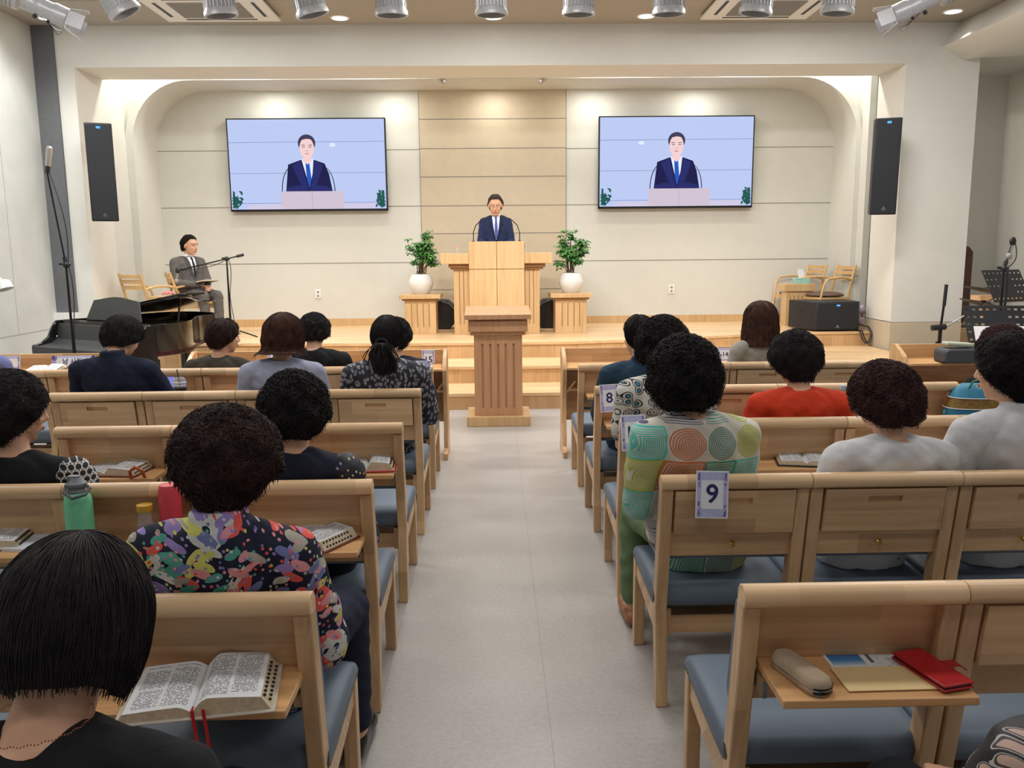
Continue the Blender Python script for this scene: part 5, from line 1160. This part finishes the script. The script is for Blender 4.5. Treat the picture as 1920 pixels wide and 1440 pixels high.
def person(label, hip, top, face=0, hy=0, hp=8, hair='perm', hcol='black', hscale=(1, 1, 1), shirt='black', legs='black', sleeve='short', sh=.178, bw=1., seat=.43, arms='lap', sleevemat=None,
           group='seated women in the congregation', nbo=(0, 0), seed=1, infl=.014, hdrop=.0, legx=0, armtgt=None, shoe=None, collar=None, stand=None, skirt=False, voxel=.0065, kneeout=.0, thick=0, extra=None, bulge=.0, nbx=0., flare=1., hs=1.):
    """hip=(x,y) seat position, top=(x,y,z) crown of the hair, face: heading in degrees clockwise from the stage, hy: head turn, hp: head bow"""
    a = math.radians(face); Fv = Vector((math.sin(a), math.cos(a), 0)); Rv = Vector((math.cos(a), -math.sin(a), 0)); Uz = Vector((0, 0, 1))
    ah = math.radians(face+hy); p = math.radians(hp)
    hr = Vector((math.cos(ah), -math.sin(ah), 0)); hf = Vector((math.sin(ah)*math.cos(p), math.cos(ah)*math.cos(p), -math.sin(p))); hu = hr.cross(hf)
    st = dict(HS[hair]); st['r'] = tuple(q*s for q, s in zip(st['r'], (hscale[0], hscale[1], hscale[1], hscale[2]))); st['seed'] = seed
    hc = Vector(top)-hu*(st['r'][3]+.006)
    hc = Vector(top)-Vector((0, 0, st['r'][3]*hs+.004))-hf*.0
    if stand is None and seat < .5: hip = (hip[0], hip[1]+.085)
    if stand is None: hp_ = Vector((hip[0], hip[1], seat+.115)); base = (hip[0], hip[1], 0)
    else: hp_ = Vector((hip[0], hip[1], stand+.92)); base = (hip[0], hip[1], stand)
    if legs is None: base = (hip[0], hip[1], seat)
    nb = hc-hf*.045-hu*.125*(1+(hs-1)*.6)+Fv*nbo[0]+Rv*nbx+Vector((0, 0, -.03+nbo[1]))
    r = root('person', label, 'person', base, 0, group)
    H3 = Matrix((hr*hs, hf*hs, hu*hs)).transposed()
    hl = lambda x, y, z: hc+H3 @ Vector((x, y, z))
    # ---- joints
    S_ = {s: nb+Rv*s*(sh-.008)-Uz*.068 for s in (-1, 1)}; E_, W_ = {}, {}
    for s in (-1, 1):
        if arms == 'lap':
            E_[s] = S_[s]+Rv*s*.045*flare+Fv*.07-Uz*.26; W_[s] = hp_+Rv*s*.07+Fv*.30+Uz*.06
        elif arms == 'desk':
            E_[s] = S_[s]+Rv*s*.07+Fv*.14-Uz*.23; W_[s] = hp_+Rv*s*.10+Fv*.36+Uz*.16
        elif arms == 'pulpit':
            E_[s] = S_[s]+Rv*s*.035+Fv*.05-Uz*.27; W_[s] = nb+Rv*s*.17+Fv*.24-Uz*.36
        elif arms == 'hold':
            E_[s] = S_[s]+Rv*s*.04+Fv*.06-Uz*.26; W_[s] = hp_+Rv*s*.05+Fv*.27+Uz*.11
        if armtgt and s in armtgt: W_[s] = Vector(armtgt[s])
        L = (E_[s]-S_[s]); E_[s] = S_[s]+L.normalized()*.275
    K_, A_, T_, J_ = {}, {}, {}, {}
    for s in (-1, 1):
        J_[s] = hp_+Rv*s*.088-Uz*.01
        if stand is None:
            K_[s] = hp_+Rv*s*(.10+kneeout)+Fv*.41-Uz*.035; A_[s] = Vector((K_[s].x, K_[s].y, seat-.43+.085))+Fv*.0+Rv*s*.01; T_[s] = A_[s]+Fv*.13-Uz*.05
        else:
            K_[s] = Vector((J_[s].x, J_[s].y, stand+.50))+Fv*.02; A_[s] = Vector((J_[s].x, J_[s].y, stand+.085)); T_[s] = A_[s]+Fv*.13-Uz*.05
    def torso(b, inf, zlow=-.13, neck=True, loose=0):
        secs = [(-.15, .13, .10), (0, .172, .128), (.2, .168*bw, .122), (.45, .150*bw, .112), (.7, .162*bw, .116), (.84, sh*.90, .100), (.94, sh*.60, .078), (1.02, .056, .056)]
        R = []
        for t_, rx, ry in secs:
            c = hp_.lerp(nb, t_) if t_ >= 0 else hp_+Uz*t_*.75
            c = c-Fv*bulge*math.sin(max(0, min(1, t_))*PI); hx_ = .012 if (inf > 0 and t_ < .3) else 0
            R.append(ringsec(c, rx+inf+hx_+loose*(1 if .1 < t_ < .8 else 0), ry+inf+loose*.6*(1 if .1 < t_ < .8 else 0), Rv, Fv))
        b.rings(R)
    # ---- body: one fused surface
    b = MB()
    torso(b, 0)
    for s in (-1, 1):
        cap(b, nb-Uz*.03+Rv*s*.03, S_[s], .048, .044); cap(b, S_[s], E_[s], .043, .036); cap(b, E_[s], W_[s], .036, .024)
        fd = (W_[s]-E_[s]).normalized(); hd = (Fv*.8-Rv*s*.5-Uz*.25) if arms in ('lap', 'hold') else (Fv-Rv*s*.3-Uz*.1)
        hand(b, W_[s], hd, Uz, -s if True else s, .55 if arms != 'hold' else .8)
        if legs is not None:
            cap(b, J_[s], K_[s], .080, .056); cap(b, K_[s], K_[s].lerp(A_[s], .35), .054, .052); cap(b, K_[s].lerp(A_[s], .35), A_[s], .052, .034); cap(b, A_[s]-Fv*.03-Uz*.045, T_[s]+Uz*.01, .034, .030); cap(b, A_[s], T_[s], .034, .022)
    cap(b, nb-Uz*.02, hl(0, -.012, -.05), .054, .050)
    b.ell(hl(0, -.010, .022), (.074, .094, .088), H3, 24, 16)
    b.ell(hl(0, .022, -.035), (.062, .068, .082), H3, 24, 16); b.ell(hl(0, .052, -.092), (.030, .026, .024), H3); b.ell(hl(0, .075, .030), (.048, .02, .03), H3)
    cap(b, hl(0, .086, .012), hl(0, .105, -.028), .0085, .013, 10); b.ell(hl(0, .098, -.034), (.017, .011, .009), H3, 12, 8)
    for s in (-1, 1):
        b.ell(hl(s*.036, .062, -.028), (.022, .022, .022), H3, 12, 8); b.ell(hl(s*.033, .078, .022), (.020, .011, .007), H3, 12, 8)
        b.ell(hl(s*.076, -.008, -.008), (.010, .021, .032), H3 @ rotm(0, 0, s*-18), 14, 10)
    b.ell(hl(0, .086, -.062), (.024, .010, .010), H3, 12, 8)
    me = fuse(b, voxel, 5, .5)
    body = finish(me, 'body', [M['skin']], r, base)
    # eyes, brows and mouth sit in the same body mesh
    fb = MB()
    for s in (-1, 1):
        fb.mat(2).ell(hl(s*.031, .0835, .003), (.0115, .005, .0030), H3, 12, 8); fb.mat(1).ell(hl(s*.031, .0875, .003), (.0052, .004, .0031), H3, 10, 6)
        fb.mat(1); fb.tube([hl(s*.015, .094, .020), hl(s*.032, .0935, .0245), hl(s*.048, .084, .019)], .0026, 6)
    fb.mat(3).ell(hl(0, .0945, -.0595), (.022, .006, .0035), H3, 12, 6); fb.ell(hl(0, .093, -.0665), (.018, .006, .004), H3, 12, 6)
    bm = bmesh.new(); bm.from_mesh(body.data); o_ = len(bm.verts)
    vv = [bm.verts.new(Vector(q)-Vector(base)) for q in fb.v]
    for f_, mi in zip(fb.f, fb.m):
        nf = bm.faces.new([vv[i] for i in f_]); nf.material_index = mi; nf.smooth = True
    bm.to_mesh(body.data); bm.free()
    for m_ in (M['eye'], M['paper'], M['lips']): body.data.materials.append(m_)
    # ---- top garment
    g = MB(); torso(g, infl+thick, loose=.006)
    sms = {-1: MB(), 1: MB()}
    for s in (-1, 1):
        sm = sms[s] if sleevemat else g
        cap(g, nb-Uz*.035+Rv*s*.045, S_[s] if not sleevemat else S_[s]-Rv*s*.04, .050+infl*.6, .046+infl); cap(sm, S_[s], S_[s].lerp(E_[s], .93 if sleeve == 'long' else .72), .046+infl+(.006 if sleevemat else 0), .042+infl+(.008 if sleeve == 'short' else .004), 16)
        if sleeve == 'long': cap(sm, S_[s].lerp(E_[s], .9), E_[s], .042+infl, .040+infl); cap(sm, E_[s], E_[s].lerp(W_[s], .93), .040+infl, .029+infl*.8)
        if sleeve == 'mid': cap(sm, S_[s].lerp(E_[s], .7), E_[s], .044+infl, .042+infl); cap(sm, E_[s], E_[s].lerp(W_[s], .25), .042+infl, .040+infl)
    if collar: g.rings([ringsec(nb+Uz*.0, .072, .070, Rv, Fv), ringsec(nb+Uz*.045-Fv*.004, .066, .064, Rv, Fv)])
    gm = fuse(g, .0085, 4, .5); wrinkle(gm, .0022, seed); go = finish(gm, 'jacket' if collar == 'suit' else 'blouse', F[shirt], r, base)
    if sleevemat:
        for q_ in sms.values(): q = fuse(q_, .0085, 3, .5); wrinkle(q, .002, seed+1); finish(q, 'sleeve', F[sleevemat], r, base)
    # ---- trousers
    if legs is not None:
        g2 = MB(); g2.rings([ringsec(hp_-Uz*.118, .13, .11, Rv, Fv), ringsec(hp_-Uz*.07, .17, .125, Rv, Fv), ringsec(hp_+Uz*.0, .170, .126, Rv, Fv), ringsec(hp_+Uz*.05, .15, .11, Rv, Fv)])
        for s in (-1, 1):
            cap(g2, J_[s], K_[s], .094, .070); cap(g2, K_[s], K_[s].lerp(A_[s], .4), .069, .062); cap(g2, K_[s].lerp(A_[s], .4), A_[s]+Uz*.05, .062, .052)
        gm = fuse(g2, .0095, 4, .5); wrinkle(gm, .003, seed+3, .8); finish(gm, 'trousers', F[legs], r, base)
        for s in (-1, 1):
            sb = MB(); cap(sb, A_[s]-Fv*.035-Uz*.05, T_[s]+Fv*.02+Uz*.002, .038, .036); cap(sb, A_[s]-Uz*.03, T_[s]-Uz*.0, .040, .030)
            gm = fuse(sb, .008, 3)
            n_ = len(gm.vertices); co = np.empty(n_*3); gm.vertices.foreach_get('co', co); co = co.reshape(-1, 3); co[:, 2] = np.maximum(co[:, 2], base[2]+.002 if stand is not None else seat-.43+.002); gm.vertices.foreach_set('co', co.ravel())
            finish(gm, 'shoe', shoe or M['shoe'], r, base)
    # ---- hair
    fn = hairfn(st); off = Vector((0, -.012, 0)); Hn = np.array(H3); hcn = np.array(hc+H3 @ off)-np.array(base)
    nphi, ns = 84, 34; ph = np.linspace(0, 2*PI, nphi, endpoint=False); us = np.linspace(.02, 1, ns); PH, US = np.meshgrid(ph, us)
    P, _ = fn(PH, US); inner, _ = fn(ph, np.ones(nphi)); inn2 = inner*np.array([.74, .74, .96])
    V = np.concatenate([P.reshape(-1, 3), inn2, [[0, 0, st['r'][3]]], [[0, 0, .0]]]); V = V @ Hn.T+hcn
    nb_ = MB(); fs = []
    for i in range(ns):
        for j in range(nphi):
            j2 = (j+1) % nphi; fs.append((i*nphi+j, (i+1)*nphi+j, (i+1)*nphi+j2, i*nphi+j2))
    tp, bt = (ns+1)*nphi, (ns+1)*nphi+1
    fs += [(j, (j+1) % nphi, tp) for j in range(nphi)]+[(ns*nphi+j, bt, ns*nphi+(j+1) % nphi) for j in range(nphi)]
    VV = [V]; FF = [fs]; base_n = len(V); rg = np.random.default_rng(seed*13+1); N = st['n']
    phi = rg.uniform(0, 2*PI, N); u = rg.uniform(.0, 1, N)**.75
    if st['kind'] == 'curl':
        K = 7; tt = np.linspace(0, 1, K); ang = -.6+tt*rg.uniform(*st.get('turn', (3.0, 5.6)), N)[:, None]; rc = st['rc']*rg.uniform(.5, 1.25, N)[:, None]
        P0, Nn = fn(phi, np.clip(u, .03, .99)); ref = rg.normal(size=(N, 3)); T1 = np.cross(Nn, ref); T1 /= np.linalg.norm(T1, axis=1, keepdims=True); T2 = np.cross(Nn, T1)
        paths = P0[:, None, :]+Nn[:, None, :]*(rc*np.sin(ang)*st.get('nf', 1.))[..., None]+T1[:, None, :]*(rc*(1-np.cos(ang)))[..., None]+T2[:, None, :]*((tt[None, :]-.5)*st.get('drift', .014))[..., None]
        rad = np.array([.0015, .0018, .0018, .0017, .0015, .0012, .0007])*.62
    else:
        K = 9; tt = np.linspace(0, 1, K); u0 = u*.75; u1 = np.clip(u0+rg.uniform(.25, .5, N), 0, 1+rg.uniform(-.03, .045, N)); U = u0[:, None]+(u1-u0)[:, None]*tt[None, :]
        wv = (.05 if st['kind'] == 'wave' else .012); PHI = phi[:, None]+wv*np.sin(tt[None, :]*6+phi[:, None]*9)+rg.normal(0, .04, N)[:, None]*tt[None, :]
        o2 = rg.uniform(-.001, .0028, N)[:, None]+(.010 if st['kind'] == 'wave' else .003)*np.sin(tt*PI)[None, :]*rg.uniform(0, 1, N)[:, None]
        P0, Nn = fn(PHI, U); paths = P0+Nn*o2[..., None]; rad = np.linspace(.0011, .0006, K)
    tv, tf = tubes_mesh(paths, rad); tv = tv @ Hn.T+hcn; VV.append(tv); FFl = fs+[tuple(q) for q in (tf+base_n).tolist()]
    me = bpy.data.meshes.new('hair'); me.from_pydata(np.concatenate(VV).tolist(), [], FFl); me.materials.append(H[hcol]); me.polygons.foreach_set('use_smooth', [True]*len(me.polygons)); me.update()
    ho = bpy.data.objects.new('hair', me); COL.objects.link(ho); ho.parent = r
    return dict(root=r, hl=hl, H3=H3, nb=nb, Rv=Rv, Fv=Fv, hp=hp_, base=base, top=go, W=W_, S=S_, E=E_)
def add_part(d, b, name, mat, **k):
    b.v = [tuple(Vector(q)-Vector(d['base'])) for q in b.v]; return b.build(name, mat, d['root'], **k)
from mathutils.bvhtree import BVHTree
def drape(d, obj, rows, name, mat, off=.003, n=7, frm='front'):
    """lay a strip of cloth on the garment: rows of (left, right, height) relative to the neck base"""
    bv = BVHTree.FromPolygons([tuple(v.co) for v in obj.data.vertices], [tuple(p.vertices) for p in obj.data.polygons])
    R = []; fv = d['Fv']; dense = []
    for i in range(len(rows)-1):
        for k in range(4): dense.append(tuple(rows[i][q]+(rows[i+1][q]-rows[i][q])*k/4 for q in range(3)))
    dense.append(rows[-1])
    for xl, xr, z in dense:
        row = []
        for k in range(n):
            x = xl+(xr-xl)*k/(n-1); o = d['nb']+d['Rv']*x+Vector((0, 0, z))+fv*.6-Vector(d['base'])
            h = bv.ray_cast(o, -fv); row.append((h[0] if h[0] is not None else o-fv*.5)+fv*off)
        R.append(row)
    b = MB(); b.rings(R, closed=False, cap=False)
    ob = b.build(name, mat, d['root'], smooth=60); m = ob.modifiers.new('s', 'SOLIDIFY'); m.thickness = .002; return ob
# ================================================================== the congregation, left block
yr = lambda k: ROWY[k]
pn = person('woman with short black bob and thin necklace at the bottom left', (-.66, yr(-1)+.25), (-.598, 1.15, 1.232), 0, 10, 16, 'bobshort', 'soft', (1.01, 1.02, 1.0), 'black', 'black', 'mid', .185, 1.05, seed=2, nbo=(-.035, .015), voxel=.005)
b = MB(); nb = pn['nb']; ringN = ringsec(nb+Vector((0, 0, .030)), .070, .063, pn['Rv'], pn['Fv'], 110, 1.)
for i_, q in enumerate(ringN): b.ell(q+Vector((0, 0, .0012*math.sin(i_*1.3))), .0013, n=6, m=4)
add_part(pn, b, 'necklace', plain('rose_gold', lin(196, 130, 104), .3, .8))
fl = person('woman in navy floral blouse with curly dark brown hair, left aisle seat', (-.66, yr(0)+.27), (-.657, 2.03, 1.256), 6, 4, 10, 'soft', 'brown', (1.03, 1.0, 1.0), 'floral', 'dnavy', 'mid', .185, 1.05, seed=3, infl=.020, collar='stand', kneeout=.04, legx=1)
person('woman in black top with white patterned sleeves at the left edge', (-1.63, yr(1)+.26), (-1.70, 2.95, 1.225), 4, 40, 6, 'soft', 'soft', (1.10, 1.08, 1.08), 'black', 'black', 'mid', .215, 1.1, nbx=.055, sleevemat='net', seed=4, infl=.016)
person('woman in ink blue top with beaded sleeve, curly black hair', (-.70, yr(1)+.26), (-.710, 2.94, 1.210), 0, 0, 8, 'perm', 'black', (1.0, 1.0, 1.0), 'inky', 'black', 'mid', .19, 1.08, sleevemat='beads', seed=5)
person('person in navy sweater bowing over a laptop before the piano', (-2.17, yr(3)+.28), (-2.19, 4.99, 1.262), 0, 10, 32, 'shortwave', 'soft', (1.08, 1.0, .98), 'navy', 'black', 'long', .205, 1.15, seed=6, nbo=(-.02, .0), collar='stand', arms='desk')
person('woman in lilac grey sweater with flicked brown bob', (-1.22, yr(3)+.26), (-1.22, 4.88, 1.284), 0, 12, 6, 'bob', 'auburn', (1.02, 1.0, 1.0), 'lilac', 'dnavy', 'long', .20, 1.05, seed=7)
po = person('woman in charcoal paisley blouse with low black ponytail', (-.66, yr(3)+.26), (-.625, 4.88, 1.262), 0, 8, 6, 'pony', 'black', (1.04, 1.02, 1.0), 'paisley', 'paisley', 'mid', .20, 1.05, seed=8, infl=.02)
rg = np.random.default_rng(4); N = 420; K = 12; tt = np.linspace(0, 1, K); bx = rg.normal(0, .012, N); by = rg.normal(0, .010, N)
spd = rg.normal(0, .030, N); px_ = bx[:, None]+spd[:, None]*np.sin(tt*PI*.75)[None, :]+.02*tt[None, :]; py_ = -.118-.035*np.sin(tt*PI*.9)[None, :]+by[:, None]+rg.normal(0, .012, N)[:, None]*tt[None, :]; pz_ = -.045-tt[None, :]*rg.uniform(.10, .19, N)[:, None]+.008*np.sin(tt*9)[None, :]
pth = np.stack([px_+0*py_, py_+0*px_, pz_+0*px_], -1) @ np.array(po['H3']).T+np.array(po['hl'](0, 0, 0))-np.array(po['base'])
tv, tf = tubes_mesh(pth, np.linspace(.0042, .0018, K)); me = bpy.data.meshes.new('ponytail'); me.from_pydata(tv.tolist(), [], tf.tolist()); me.materials.append(H['black']); o = bpy.data.objects.new('ponytail', me); COL.objects.link(o); o.parent = po['root']
b = MB(); c = po['hl'](.0, -.128, -.045)
for k in range(10): a = 2*PI*k/10; b.ell(c+po['H3'] @ Vector((.028*math.cos(a), .0, .020*math.sin(a))), .012, n=8, m=6)
add_part(po, b, 'hair_tie', F['black'])
person('person in dark olive top with dark wavy hair near the piano', (-1.86, yr(4)+.25), (-1.865, 5.83, 1.178), 0, 45, 8, 'shortwave', 'brown', (1.06, 1.0, .95), 'olive', 'black', 'long', .185, 1.0, seed=9)
person('person in black round neck top with short curly hair', (-1.22, yr(4)+.25), (-1.252, 5.84, 1.205), 0, -6, 22, 'permshort', 'soft', (1.0, .95, .95), 'black', 'black', 'short', .205, 1.05, seed=10)
person('person mostly hidden behind the paisley blouse woman', (-.70, yr(4)+.25), (-.685, 5.83, 1.170), 0, 5, 8, 'permshort', 'black', (1.0, 1.0, 1.0), 'inky', 'black', 'long', .19, 1.0, seed=11)
person('person in periwinkle top cut off by the left edge', (-3.50, yr(4)+.30), (-3.56, 5.85, 1.22), 0, 0, 15, 'shortwave', 'soft', (1, 1, 1), 'periwinkle', 'black', 'long', .19, 1.05, seed=12)
# right block
g = person('woman in patchwork print blouse and green trousers, right aisle seat', (.775, yr(1)+.26), (.672, 2.96, 1.318), -3, 8, 8, 'permbig', 'black', (.96, .98, 1.0), 'patch', 'green', 'mid', .178, 1.06, nbx=.035, flare=.2, seed=13, infl=.022, shoe=M['sandal'], collar=None, kneeout=.06)
person('woman in black and white ring print blouse behind number 14', (.83, yr(2)+.26), (.785, 3.92, 1.312), -2, 22, 8, 'perm', 'black', (1.02, 1.0, 1.0), 'rings', 'black', 'short', .185, 1.02, nbx=.035, flare=.4, seed=14, infl=.018)
person('person in petrol blue jacket behind number 8', (.84, yr(3)+.26), (.835, 4.88, 1.243), 4, -25, 4, 'man', 'black', (1.12, 1.05, 1.0), 'teal', 'teal', 'long', .20, 1.08, seed=15, infl=.02, collar='stand', group='seated men in the congregation')
person('woman in orange red sweater with curly dark hair', (1.42, yr(2)+.26), (1.412, 3.93, 1.239), 0, -14, 8, 'soft', 'soft', (.96, .95, .95), 'orange', 'black', 'long', .20, 1.05, seed=16)
person('woman in white shirt with reddish brown perm, second row right', (1.39, yr(1)+.26), (1.382, 2.95, 1.218), -3, -14, 10, 'perm', 'red', (1.05, 1.02, .98), 'white', 'brown', 'long', .195, 1.05, seed=17, infl=.02)
w2 = person('woman in white shirt glancing left at the right edge', (1.92, yr(1)+.26), (1.845, 2.97, 1.318), -6, -32, 4, 'soft', 'black', (1.0, 1.02, 1.0), 'white', 'black', 'long', .205, 1.08, seed=18, infl=.02, collar='stand')
b = MB().tube([w2['hl'](-.055, -.125, .07), w2['hl'](-.02, -.140, .085), w2['hl'](.01, -.125, .105)], .0018, 6); add_part(w2, b, 'hair_pin', M['chrome'])
person('woman in greige jacket with long straight brown hair', (1.90, yr(4)+.26), (1.85, 5.83, 1.264), 0, 14, 6, 'long', 'auburn', (1.05, 1.0, 1.0), 'greige', 'dnavy', 'long', .185, 1.0, nbx=.03, flare=.6, seed=19, infl=.018)
person('person with reddish curly hair before the music stands', (2.98, yr(3)+.26), (2.99, 4.88, 1.162), 0, 0, 10, 'permbig', 'red', (1.05, 1.0, .95), 'black', 'black', 'long', .19, 1.0, seed=20)
person('person in black leaf print top at the bottom right corner', (.915, yr(-1)+.24), (.955, 1.14, 1.232), 0, 0, 8, 'perm', 'black', (1, 1, 1), 'leaf', 'black', 'short', .20, 1.12, seed=21, infl=.03)
# ================================================================== speaker at the pulpit
sp_ = person('man in navy suit and blue tie speaking behind the pulpit', (.02, 11.60), (.02, 11.52, 2.362), 178, 4, 14, 'man', 'grey', (1.06, 1.02, 1.0), 'suit', 'suit', 'long', .172, .92, seat=ZS+.43, arms='pulpit', hs=1.13, flare=.5, group='men in suits', seed=30, infl=.014, collar=None, stand=ZS, voxel=.005)
D = sp_
drape(D, D['top'], [(-.050, .050, .028), (-.052, .052, -.0), (-.046, .046, -.06), (-.036, .036, -.14), (-.022, .022, -.22), (-.006, .006, -.30)], 'shirt_front', F['shirt'], .004)
drape(D, D['top'], [(-.014, .014, .0), (-.016, .016, -.02), (-.012, .012, -.035), (-.018, .018, -.10), (-.021, .021, -.20), (-.010, .010, -.29)], 'necktie', F['tie'], .009)
for s in (-1, 1):
    rows = [(s*.052, s*.088, .0), (s*.050, s*.100, -.05), (s*.042, s*.092, -.10), (s*.034, s*.075, -.16), (s*.020, s*.048, -.24), (s*.004, s*.012, -.32)]
    drape(D, D['top'], [(min(a, b_), max(a, b_), z) for a, b_, z in rows], 'lapel', F['lapel'], .0065)
b = MB()
for s in (-1, 1): b.tube([D['hl'](s*.032+.022*math.cos(a), .099-.004*abs(math.cos(a)), .003+.015*math.sin(a)) for a in [2*PI*k/20 for k in range(21)]], .0011, 5); b.tube([D['hl'](s*.054, .094, .006), D['hl'](s*.078, .0, .004)], .0011, 5)
b.tube([D['hl'](-.010, .102, .004), D['hl'](.010, .102, .004)], .0011, 5); add_part(D, b, 'spectacles', M['chrome'])
b = MB(); b.rings([ringsec(D['nb']+Vector((0, 0, .010)), .064, .064, D['Rv'], D['Fv']), ringsec(D['nb']+Vector((0, 0, .042)), .057, .058, D['Rv'], D['Fv'])], cap=False); add_part(D, b, 'shirt_collar', F['shirt'], smooth=60)
# ================================================================== seated man on the stage
sm_ = person('man in charcoal suit seated on stage holding an open book', (-4.02, 11.34), (-4.00, 11.30, 1.862), 128, -14, 6, 'man', 'black', (1.06, 1.02, 1.0), 'grey', 'grey', 'long', .20, 1.02, seat=ZS+.45, arms='hold', hs=1.08, group='men in suits', seed=31, infl=.018, voxel=.005)
D = sm_
drape(D, D['top'], [(-.050, .050, .028), (-.052, .052, -.0), (-.044, .044, -.06), (-.030, .030, -.14), (-.014, .014, -.22), (-.004, .004, -.26)], 'shirt_front', F['shirt'], .004)
drape(D, D['top'], [(-.014, .014, .0), (-.016, .016, -.02), (-.011, .011, -.035), (-.017, .017, -.10), (-.018, .018, -.18), (-.010, .010, -.25)], 'necktie', F['dtie'], .009)
for s in (-1, 1):
    rows = [(s*.052, s*.088, .0), (s*.050, s*.100, -.05), (s*.040, s*.090, -.10), (s*.030, s*.070, -.16), (s*.014, s*.040, -.23), (s*.004, s*.012, -.28)]
    drape(D, D['top'], [(min(a, b_), max(a, b_), z) for a, b_, z in rows], 'lapel', F['glapel'], .0065)
b = MB(); b.rings([ringsec(D['nb']+Vector((0, 0, .010)), .064, .064, D['Rv'], D['Fv']), ringsec(D['nb']+Vector((0, 0, .042)), .057, .058, D['Rv'], D['Fv'])], cap=False); add_part(D, b, 'shirt_collar', F['shirt'], smooth=60)
hw = (D['W'][1]+D['W'][-1])/2+D['Fv']*.07+Vector((0, 0, .035))
k_ = book('open book with black cover held by the seated man', hw.x, hw.y, hw.z, .10, .15, .02, 180-128+180-180, M['blackcover'], None, False, .9, 1.)
k_['group'] = 'books held in hands'; k_.rotation_euler = (math.radians(8), 0, math.radians(-128))
